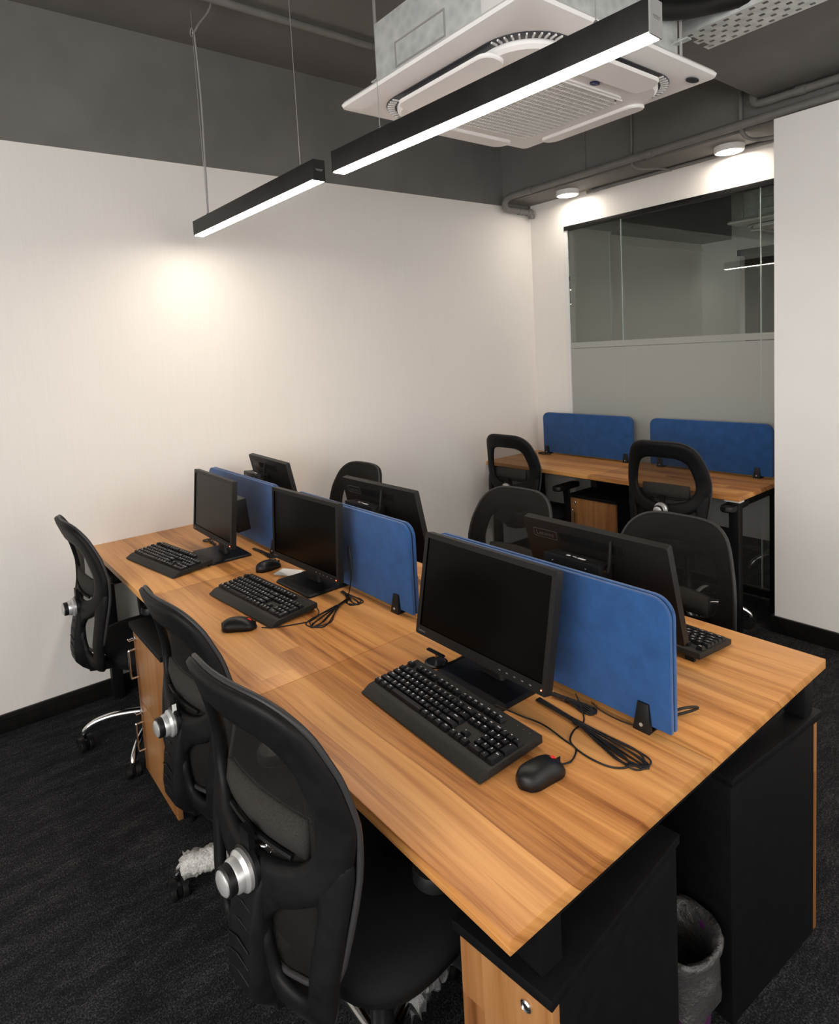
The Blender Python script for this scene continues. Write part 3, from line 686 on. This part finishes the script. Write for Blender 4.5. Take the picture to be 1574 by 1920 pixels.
def key_mesh(w_, h_):
    k = (w_, h_)
    if k not in key_meshes:
        a, b = w_*U/2-.0006, h_*U/2-.0006
        vs = [(-a,-b,0),(a,-b,0),(a,b,0),(-a,b,0),(-a+.0025,-b+.0022,.0085),(a-.0025,-b+.0022,.0085),(a-.0025,b-.0036,.0085),(-a+.0025,b-.0036,.0085)]
        me = bpy.data.meshes.new('key'); me.from_pydata(vs, [], [(0,3,2,1),(4,5,6,7),(0,1,5,4),(1,2,6,5),(2,3,7,6),(3,0,4,7)])
        bm = bmesh.new(); bm.from_mesh(me); bmesh.ops.bevel(bm, geom=[e for e in bm.edges if all(v.co.z > .001 for v in e.verts)], offset=.0009, segments=1, affect='EDGES'); bm.to_mesh(me); bm.free()
        me.materials.append(MT['keycap']); key_meshes[k] = me
    return key_meshes[k]
KT = .0664
def kpos(u, v): return ((u-11.25)*U, -(v-3.5)*U)
legend_me = None
def keyboard(label, loc, rz, grp, rest=True):
    global legend_me
    t = thing('keyboard', label, 'keyboard', loc, rz, grp)
    M = T(0,0,.0240) @ RX(KT)
    x0, x1 = -11.25*U-.004, 11.25*U+.005; yf, ybk = -3.70*U, 3.5*U+.019
    yr = yf-(.025 if rest else .008)
    prof = [(ybk,-.0165+.0),(ybk,.001),(yf+.004,.0005),(yf-.004,-.002),(yr+.008,-.009),(yr,-.0125),(yr,-.0155),(yf,-.0165)] if rest else [(ybk,-.015),(ybk,.001),(yf+.004,.0005),(yr,-.001),(yr,-.015)]
    n = len(prof); b = MB()
    vs = [(x0,y,z) for y,z in prof]+[(x1,y,z) for y,z in prof]
    b.add(vs, [tuple(range(n)), tuple(reversed(range(n,2*n)))]+[(i,(i+1)%n,n+(i+1)%n,n+i) for i in range(n)], M)
    b.build('case', MT['kb_case'], t, bevel=.0018)
    # sunken key wells
    wl_ = MB()
    for ua, ub in ((-.15,15.1),(15.2,18.3),(18.45,22.6)): pass
    for sx_ in (x0+.03, x1-.03): MB().box(sx_-.012, sx_+.012, ybk-.014, ybk-.004, -.028, -.012, M).build('foot', MT['rubber'], t)
    for u, v, w_, h_, tx in KEYS:
        x, y = kpos(u, v); dish = {.5:.0016, 2:.0012, 3:.0004, 4:0, 5:0, 6:.0004}.get(v, .0004)
        o = bpy.data.objects.new('key', key_mesh(w_, h_)); COL.objects.link(o); o.parent = t
        o.matrix_local = M @ T(x, y, .0012+dish)
    if legend_me is None:
        lb = MB(); cache = {}
        for u, v, w_, h_, tx in KEYS:
            if not tx: continue
            if tx not in cache: cache[tx] = text_mesh(tx, .0072 if len(tx) == 1 else .0048, .0002)
            x, y = kpos(u, v); dish = {.5:.0016, 2:.0012, 3:.0004, 4:0, 5:0, 6:.0004}.get(v, .0004)
            ox = 0 if len(tx) > 1 else -.0015
            lb.add(*cache[tx], M @ T(x+ox, y+.0022+(h_-1)*U*.3, .0012+dish+.0086))
        legend_me = bpy.data.meshes.new('legends'); legend_me.from_pydata(lb.v, [], lb.f); legend_me.materials.append(MT['legend'])
    link('key_legends', legend_me, t, 'stuff')
    for i in range(3): MB().lathe([(.001,0),(.001,.0006)], 6, M @ T(x1-.022-.018*i, ybk-.014, .001)).build('indicator', MT['grey_print'], t)
    return t
GK = 'keyboards with palm rests on the bench desk'
keyboard('black keyboard with palm rest in front of the monitor at the free desk end', (2.2262,.3038,DZ), -.0429, GK)
keyboard('black keyboard with palm rest at the middle workstation, mouse beside its front edge', (1.266,.300,DZ), .080, GK)
keyboard('black keyboard with palm rest at the workstation beside the white wall', (.553,.204,DZ), .155, GK)
keyboard('black keyboard on the far side of the bench desk behind the end divider', (2.285,1.035,DZ), PI-.03, GK, False)

# ------------------------------------------------------------------ mice
def mouse(label, loc, rz, grp=None, wheel='red'):
    """local +y is the cable end"""
    t = thing('mouse', label, 'mouse', loc, rz, grp)
    b = MB(); rings = []
    L = .056; W_ = .032
    for k in range(13):
        s = -1+2*k/12; y = s*L; wv = W_*(1-abs(s)**3.2)**.5*(1-.07*math.cos(s*PI)) if abs(s) < 1 else .002
        hh = .037*(1-abs((s+.12)/1.12)**2.4)**.6 if s < 1 else .002
        hh = max(hh, .010 if abs(s) < .97 else .006); wv = max(wv, .004)
        ring = []
        for j in range(16):
            a = 2*PI*j/16; cx, sz = math.cos(a), math.sin(a)
            x = wv*math.copysign(abs(cx)**.8, cx); z = hh*max(0, sz)**.85 if sz > 0 else 0.0
            ring.append((x*(1 if sz > 0 else .93), y, z+.0015))
        rings.append(ring)
    b.rings(rings, True).build('shell', MT['black_plastic'], t, smooth=True)
    MB().lathe([(.0085,-.0035),(.0095,-.002),(.0095,.002),(.0085,.0035)], 16, T(0,.031,.0236) @ RY(PI/2)).build('scroll_wheel', MT[wheel], t, smooth='auto')
    MB().box(-.0006,.0006,.030,.05,.0,.0155, T(0,.004,.0085)).build('button_split', MT['rubber'], t)
    return t
mouse('black mouse with red scroll wheel beside the keyboard at the free desk end', (2.505,.306,DZ), -.10)
mouse('black mouse with red scroll wheel below the middle keyboard', (1.415,.150,DZ), -.62)
mouse('black mouse lying beside a white paper slip', (.962,.476,DZ), .1, wheel='rubber')
p = thing('paper_slip', 'small white paper slip under the middle monitor', 'paper', (1.06,.515,DZ), .5)
MB().box(-.05,.05,-.035,.035,0,.0006).build('sheet', MT['paper'], p)

# ------------------------------------------------------------------ cables
def cable(label, pts, r=.0018, n=70, mt='cable', name='cable', extra=()):
    o = Vector(pts[0]); t = thing(name, label, 'cable', pts[0])
    MB().tube([tuple(p-o) for p in catmull(pts, n, False)], r, 6).build('cable_run', MT[mt], t, smooth=True)
    for (pp_, r2) in extra: MB().tube([tuple(p-o) for p in catmull(pp_, 30, False)], r2, 6).build('cable_run', MT[mt], t, smooth=True)
    return t
Z = DZ+.0022
cable('mouse cable looping from the mouse at the free desk end towards the monitor', [(2.511,.362,Z+.003),(2.515,.39,Z),(2.497,.428,Z),(2.462,.435,Z),(2.40,.44,Z+.004),(2.345,.425,Z+.008),(2.30,.402,Z+.02),(2.29,.40,Z+.015)], .0019)
cable('thin cable curving out to the loose loop beside the end mouse', [(2.40,.56,Z+.03),(2.43,.545,Z+.002),(2.452,.515,Z),(2.455,.478,Z),(2.475,.440,Z),(2.52,.425,Z),(2.575,.430,Z),(2.600,.455,Z),(2.585,.475,Z+.002),(2.52,.49,Z+.004),(2.45,.51,Z+.004)], .0019)
def bundle(label, a, b, loop, nn=5, w_=.02, z=Z, seed=1):
    rnd = random.Random(seed); t = thing('cable_bundle', label, 'cable', (a[0],a[1],z)); o = Vector((a[0],a[1],z))
    d = Vector((b[0]-a[0], b[1]-a[1], 0)); Ln = d.length; d.normalize(); s = Vector((-d.y, d.x, 0))
    for i in range(nn):
        e = (i/(nn-1)-.5)*2; off = s*e*w_; h = .002+.004*rnd.random()
        P0 = Vector((a[0],a[1],z)); Q = Vector((b[0],b[1],z))
        pts = [P0+s*e*.006+Vector((0,0,h)), P0+d*Ln*.45+s*e*.004+Vector((0,0,h+.002)), P0+d*Ln*.75+off*.6+Vector((0,0,h*.5)), Q+off*.9, Q+d*loop*(1-.15*abs(e)), Q-off*.9+d*loop*.5, P0+d*Ln*.72-off*.5+Vector((0,0,h)), P0+d*Ln*.4-s*e*.004+Vector((0,0,h+.003))]
        MB().tube([tuple(p-o) for p in catmull([tuple(q) for q in pts], 44, False)], .0019, 6).build('cable_run', MT['cable'], t, smooth=True)
    c_ = Vector((a[0],a[1],z))+d*Ln*.45-o
    MB().lathe([(.0065,-.004),(.0065,.004)], 10, T(c_.x,c_.y,.004) @ RZ(math.atan2(d.y,d.x)) @ RY(PI/2)).build('twist_tie', MT['rubber'], t)
    return t
bundle('tied cable bundle with long loops beside the end monitor', (2.325,.513), (2.585,.487), .045, 5, .030, seed=3)
bundle('short coiled cable bundle between the end monitor and its divider', (2.335,.555), (2.425,.565), .025, 5, .018, seed=5)
bundle('tied cable bundle lying in front of the middle divider', (1.47,.535), (1.555,.365), .05, 4, .040, seed=8)
bundle('second cable coil behind the middle monitor', (1.40,.55), (1.50,.535), .035, 4, .03, seed=11)
bundle('cable bundle at the foot of the divider beside the white wall', (.67,.545), (.83,.555), .03, 5, .016, seed=13)
bundle('cable coil in front of the monitor beside the white wall', (.48,.44), (.37,.45), .03, 5, .025, seed=15)
cable('mouse cable running under the middle keyboard', [(1.462,.205,Z),(1.49,.235,Z),(1.52,.30,Z),(1.53,.35,Z),(1.49,.40,Z),(1.42,.42,Z)], .0019)
cable('black cable hanging behind the middle monitor in a loop', [(1.455,.54,Z),(1.475,.545,.84),(1.475,.55,.90),(1.455,.555,.95),(1.44,.56,.90),(1.45,.56,.83),(1.44,.56,.80)], .002)
cable('thin wire end poking out under the end divider', [(2.535,.588,Z),(2.50,.582,Z),(2.45,.585,Z),(2.415,.598,Z)], .0012)
cable('black cable loop behind the end divider', [(2.56,.63,Z+.01),(2.585,.69,Z+.02),(2.60,.735,Z+.012),(2.59,.72,Z+.004),(2.56,.66,Z)], .003)
cable('cable from the small mouse to the wall-side divider', [(.955,.533,Z),(.90,.545,Z),(.86,.53,Z),(.83,.555,Z),(.80,.57,Z)], .0019)
cable('thick black cable lying at the corner end of the wall desk', [(.10,3.20,Z+.003),(.13,3.17,Z+.003),(.18,3.165,Z+.003),(.22,3.19,Z+.003),(.16,3.20,Z+.008),(.12,3.18,Z+.006)], .005)
# small round antenna stand beside the end monitor
r_ = thing('antenna_stand', 'small round black antenna stand with flat top beside the end monitor', 'antenna', (2.018,.458,DZ))
MB().lathe([(.032,0),(.032,.004),(.026,.006),(.024,.004)], 28).build('foot_ring', MT['black_plastic'], r_, smooth='auto')
MB().tube([(0,0,.004),(0,0,.03)], .003, 8).build('stem', MT['chrome'], r_)
MB().box(-.033,.033,-.006,.006,.028,.033).build('flat_top', MT['black_plastic'], r_, bevel=.002)
MB().tube([tuple(p) for p in catmull([(.028,.0,.006),(.032,.03,.004),(.03,.07,.004),(.034,.10,.006)], 20, False)], .004, 8).build('lead', MT['cable'], r_, smooth=True)

# ------------------------------------------------------------------ chairs
NS = 72
def ctrl(h):        # mirror a right half (top centre .. bottom centre)
    return h+[(-x,z) for x,z in reversed(h[1:-1])]
UO = ctrl([(0,1.036),(.110,1.032),(.170,.998),(.201,.93),(.219,.855),(.223,.79),(.195,.705),(.11,.645),(0,.625)])
UI = ctrl([(0,.948),(.080,.944),(.122,.920),(.143,.875),(.156,.82),(.155,.775),(.128,.732),(.070,.708),(0,.70)])
LO = [(0,.66),(.10,.70),(.175,.735),(.216,.755),(.207,.63),(.182,.49),(.145,.43),(.05,.42),(0,.43),(0,.55)]
LI = [(.047,.595),(.10,.650),(.143,.678),(.160,.660),(.152,.60),(.138,.515),(.118,.495),(.078,.50),(.062,.515),(.053,.555)]
FO = ctrl([(0,1.035),(.109,1.030),(.168,.996),(.199,.93),(.217,.855),(.222,.77),(.208,.63),(.165,.53),(0,.50)])
PROF = [(.40,-.245),(.46,-.275),(.55,-.285),(.66,-.275),(.74,-.262),(.82,-.262),(.90,-.275),(.97,-.295),(1.05,-.325)]
def yc(x, z):
    for (za, ya), (zb, yb_) in zip(PROF[:-1], PROF[1:]):
        if z <= zb or zb == 1.05:
            u = (z-za)/(zb-za); u = max(-.2, min(1.2, u)); y = ya+(yb_-ya)*u; break
    return y+0.95*x*x
def band(b, O, I, th, K=10, closed=True):
    oo = catmull([(x,z,0) for x,z in O], NS); ii = catmull([(x,z,0) for x,z in I], NS); rings = []
    for p, q in zip(oo, ii):
        ring = []
        for k in range(K):
            a = 2*PI*k/K; ca = math.cos(a); s = (1-math.copysign(abs(ca)**.7, ca))/2; pt = p.lerp(q, s)
            off = th*math.copysign(abs(math.sin(a))**.45, math.sin(a))
            ring.append((pt.x, yc(pt.x, pt.y)+off, pt.y))
        rings.append(ring)
    rings.append(rings[0]); b.rings(rings, False)
def make_chair(name, label, grp):
    t = thing(name, label, 'chair', (0,0,0), 0, grp)
    b = MB(); band(b, UO, UI, .013); band(b, LO, LI, .012); band(b, [(-x,z) for x,z in LO], [(-x,z) for x,z in LI], .012)
    fr = b.build('back_frame', MT['chair_plastic'], t, smooth=True)
    # mesh stretched over the front
    fo = catmull([(x,z,0) for x,z in FO], NS); c = Vector((0,.78,0)); rg = []
    for s in (.001,.2,.4,.6,.8,.9,1.0):
        r = []
        for p in fo:
            q = c+(p-c)*s; r.append((q.x, yc(q.x,q.y)+.0145-.003*(1-s), q.y))
        rg.append(r)
    MB().rings(rg, False).build('back_mesh', MT['mesh'], t, smooth=True)
    MB().tube([(p.x, yc(p.x,p.y)+.009, p.y) for p in fo], .0060, 6, closed=True).build('edge_piping', MT['black_piping'], t, smooth=True)
    # lumbar pad and its bracket
    lp = []
    for k in range(9):
        x = -.125+.25*k/8; e = .86+.14*math.sin(PI*k/8); y0 = yc(x,.765)
        lp.append([(x, y0+.010+dy, .762+dz*e) for dy, dz in ((.010,-.038),(.012,.0),(.006,.040),(-.006,.042),(-.013,.0),(-.006,-.040))])
    MB().rings(lp, True).build('lumbar_pad', MT['lumbar'], t, smooth=True)
    lb = MB()
    lb.tube([tuple(p) for p in catmull([(x_, yc(x_,.73)-.002, .727) for x_ in (-.10,-.05,0,.05,.10)],20,False)], .005, 6)
    lb.box(-.014,.014,yc(0,.7)-.02,yc(0,.7)-.008,.66,.745)
    lb.build('lumbar_bracket', MT['chair_plastic'], t, smooth='auto')
    # spine with ribs
    sp = []
    for z, w_, dp in ((.672,.048,.012),(.64,.046,.020),(.58,.045,.030),(.50,.048,.042),(.46,.050,.044),(.425,.040,.036),(.40,.03,.02)):
        y = yc(0,z); sp.append([(-w_*.8,y-dp,z),(w_*.8,y-dp,z),(w_,y-dp*.5,z),(w_,y+.01,z),(-w_,y+.01,z),(-w_,y-dp*.5,z)])
    s_ = MB().rings(sp, True).build('spine', MT['chair_plastic'], t, bevel=.006)
    for z, dp in ((.615,.0245),(.585,.0295),(.555,.0335),(.525,.038),(.495,.0425)):
        MB().tube([(-.034,yc(0,z)-dp+.001,z-.006),(0,yc(0,z)-dp,z+.004),(.034,yc(0,z)-dp+.001,z-.006)], .0016, 5).build('rib', MT['chair_plastic'], s_)
    # knob
    K = T(0, yc(0,.672)-.008, .672) @ RX(PI/2)
    kb = MB().lathe([(.040,0),(.040,.010),(.034,.014)], 28, K).build('knob_seat', MT['black_plastic'], t, smooth='auto')
    MB().lathe([(.036,.012),(.036,.020),(.030,.026),(.029,.036),(.026,.040)], 28, K).build('knob', MT['silver'], kb, smooth='auto')
    MB().lathe([(.0265,.038),(.0265,.052),(.024,.054)], 28, K).build('knob_grip', MT['black_plastic'], kb, smooth='auto')
    MB().lathe([(.022,.053),(.022,.056),(.018,.059),(.001,.0605)], 28, K).build('knob_cap', MT['silver'], kb, smooth='auto')
    # bracket joining back and seat
    MB().rings([[(x,y,z) for x,z in ((-.035,z0),(.035,z0),(.035,z1),(-.035,z1))] for y, z0, z1 in ((-.27,.40,.46),(-.20,.385,.42),(-.05,.375,.405),(.05,.375,.405))], True).build('seat_mechanism', MT['black_metal'], t, bevel=.004)
    # seat
    def se(sc, z, n=40):
        out = []
        for k in range(n):
            a = 2*PI*k/n; cx, sy_ = math.cos(a), math.sin(a); e = .55
            out.append((.228*sc*math.copysign(abs(cx)**e,cx), .035+.238*sc*math.copysign(abs(sy_)**e,sy_), z-(.012*max(0,sy_) if z > .44 else 0)))
        return out
    MB().rings([se(.02,.489),se(.5,.489),se(.82,.488),se(.95,.478),se(1.0,.458),se(.995,.44)], True).build('seat', MT['fabric_black'], t, smooth=True)
    MB().rings([se(.98,.44),se(.96,.418),se(.88,.405),se(.05,.404)], True).build('seat_shell', MT['chair_plastic'], t, smooth='auto')
    # arms
    for s in (-1,1):
        a = MB().tube([tuple(p) for p in catmull([(s*.16,.03,.402),(s*.235,.03,.41),(s*.250,.03,.45),(s*.252,.025,.56),(s*.248,.02,.652)],24,False)], [.015]*24, 8, flat=1.9).build('armrest', MT['chair_plastic'], t, smooth='auto')
        P_ = rrect(s*.248-.036, s*.248+.036, -.105, .145, .034, 5); cx, cy = s*.248, .02
        MB().rings([[(cx+(x-cx)*k, cy+(y-cy)*(1-(1-k)*.4), z) for x,y in P_] for k, z in ((.9,.650),(1.0,.656),(1.0,.670),(.94,.679),(.6,.682))], True).build('arm_pad', MT['black_plastic'], a, smooth='auto')
    # gas column and star base
    MB().lathe([(.026,.10),(.026,.22),(.022,.23),(.022,.26),(.015,.262),(.015,.38)], 20).build('gas_column', MT['black_plastic'], t, smooth='auto')
    sb = MB().lathe([(.030,.075),(.042,.082),(.042,.125),(.032,.135)], 24).build('star_base', MT['chrome'], t, smooth='auto')
    return t
MT['black_piping'] = mat('edge_piping', (0.026,0.026,0.027), 0.45, 0, .3)
leg_path = [(.035,0,.108),(.12,0,.118),(.20,0,.119),(.262,0,.108),(.301,0,.086),(.315,0,.064)]
leg_me = MB().tube([tuple(p) for p in catmull(leg_path, 20, False)], [.0165-.006*k/19 for k in range(20)], 10, flat=1.15).build('tmp', MT['chrome'], smooth=True)
cas_me = MB().lathe([(.010,.050),(.010,.062)], 10).tube([(-.012,0,.052),(-.012,0,.028)], .010, 8).box(-.036,.008,-.007,.007,.022,.054).build('tmp', MT['black_plastic'], bevel=.003)
b = MB()
for s in (-1,1): b.lathe([(.014,-.009),(.026,-.009),(.0285,-.006),(.0285,.006),(.026,.009),(.014,.009)], 22, T(-.016,s*.0175,.0285) @ RX(PI/2))
whe_me = b.build('tmp', MT['rubber'], smooth='auto')
hood = MB()
for s in (-1,1):
    arc = [(-.016+.033*math.cos(a), .0285+.033*math.sin(a)) for a in [PI*(.02+.75*k/10) for k in range(11)]]; inn = [(-.016+.030*math.cos(a), .0285+.030*math.sin(a)) for a in [PI*(.02+.75*k/10) for k in range(11)]]
    hood.rings([[(x,s*.007,z) for x,z in arc+inn[::-1]], [(x,s*.027,z) for x,z in arc+inn[::-1]]], True)
hood_me = hood.build('tmp', MT['black_plastic'], smooth='auto')
LEG, CAS, WHE, HOOD = leg_me.data, cas_me.data, whe_me.data, hood_me.data
for o in (leg_me, cas_me, whe_me, hood_me): bpy.data.objects.remove(o)
chair_proto = None
def chair(label, x, y, rz, lift, star, grp):
    global chair_proto
    if chair_proto is None: chair_proto = t = make_chair('office_chair', label, grp)
    else: t = copy_tree(chair_proto); t['label'] = label; t['group'] = grp
    t.location = (x, y, 0); t.rotation_euler = (0, 0, rz)
    for ch in t.children:
        n = ch.name.split('.')[0]
        if n in ('gas_column', 'star_base'): ch.location = (0,0,0)
        else: ch.location = (0,0,lift)
    return t
def add_base(t, star):
    sb = [c_ for c_ in t.children if c_.name.startswith('star_base')][0]
    rnd = random.Random(int(star*100))
    for k in range(5):
        a = star-t.rotation_euler.z+k*2*PI/5
        lg = link('leg', LEG, sb); lg.rotation_euler = (0,0,a)
        cs = link('caster', CAS, t); cs.location = (.315*math.cos(a), .315*math.sin(a), 0); cs.rotation_euler = (0,0,a+rnd.uniform(-1.2,1.2))
        link('wheel', WHE, cs); link('wheel_hood', HOOD, cs)
CH = [('black mesh office chair beside the white wall, chrome leg stretched out', .50, .125, .014, -.01, math.radians(-109), 'near'),
      ('black mesh office chair with bubble-wrapped leg at the middle workstation', 1.56, .165, .05, -.034, math.radians(-118.6), 'near'),
      ('black mesh office chair with plastic-wrapped leg at the free desk end', 2.238, .070, .12, .05, math.radians(111), 'near'),
      ('black mesh office chair at the wall desk beside the room corner', .405, 2.78, .025, -.017, 1.0, 'wall'),
      ('black mesh office chair at the wall desk with its back to the free desk end', 1.50, 2.77, .06, .030, .4, 'wall'),
      ('black mesh office chair facing the desk, in front of the blank white wall', .43, 1.05, PI+.05, -.03, .3, 'far'),
      ('black mesh office chair facing the desk, in front of the wooden pedestal', 1.51, 1.11, PI+.05, -.035, .9, 'far'),
      ('black mesh office chair facing the desk, behind the monitor at the free end', 2.17, 1.17, PI+.0, -.045, .628+.1, 'far')]
GR = dict(near='office chairs on the near side of the bench desk', wall='office chairs at the wall desk', far='office chairs on the far side of the bench desk')
made = []
for lb_, x, y, rz, lf, st, g in CH: made.append((chair(lb_, x, y, rz, lf, st, GR[g]), st))
for t, st in made: add_base(t, st)
MB().box(.0142, .0146, -.295, -.283, .700, .728).build('sticker', MT['paper'], made[1][0], loc=(0,0,-.034))

# wrapping left on two chair legs
def sleeve(name, label, a, b, r, mt, seed, n=18, rough=.25):
    rnd = random.Random(seed); A, B = Vector(a), Vector(b); d = (B-A); L = d.length; d.normalize(); u = d.cross(Vector((0,0,1))).normalized(); v = u.cross(d)
    t = thing(name, label, 'wrapping', a); K = 22; rings = []
    for i in range(n+1):
        s = i/n; rings.append([])
        for k in range(K):
            an = 2*PI*k/K; rr = r*(1+rnd.uniform(-rough,rough)*(1 if 0 < i < n else 2.2))*(.75+.35*math.sin(min(1,s*1.6+.25)*PI/1.6))
            rings[-1].append(tuple(d*(L*s+rnd.uniform(-.004,.004))+(u*math.cos(an)+v*math.sin(an))*rr))
    MB().rings(rings, False).build('sleeve', MT[mt], t, smooth=True); return t
A3 = math.radians(111)
sleeve('bubble_wrap', 'silvery bubble wrap around a chair leg', (1.420,-.095,.092), (1.515,.07,.118), .030, 'bubble', 4)
sleeve('plastic_wrap', 'crumpled clear plastic wrapped around a chair leg', (2.238+.09*math.cos(A3), .07+.09*math.sin(A3), .125), (2.238+.30*math.cos(A3), .07+.30*math.sin(A3), .088), .034, 'clear_wrap', 9, rough=.32)

# ------------------------------------------------------------------ waste bin
t = thing('waste_bin', 'purple waste bin lined with a grey plastic bag', 'bin', (2.588,.632,0))
MB().lathe([(.068,0),(.070,.01),(.088,.27),(.092,.275),(.090,.278),(.084,.272),(.066,.012),(.001,.011)], 28).build('bin_body', MT['purple'], t, smooth='auto')
rnd = random.Random(2); rings = []
for r, z, am in ((.050,.03,.001),(.066,.12,.002),(.075,.24,.002),(.085,.290,.003),(.0985,.297,.004),(.1005,.285,.004),(.094,.262,.004),(.0975,.235,.005),(.0955,.20,.005),(.094,.165,.006)):
    ph = rnd.uniform(0,6); rings.append([((r+am*math.sin(5*a+ph)+am*rnd.uniform(-.6,.6))*math.cos(a), (r+am*math.sin(5*a+ph)+am*rnd.uniform(-.6,.6))*math.sin(a), z+am*2*math.sin(3*a+ph)) for a in [2*PI*k/40 for k in range(40)]])
MB().rings(rings, False).build('bag', MT['bag'], t, smooth=True)
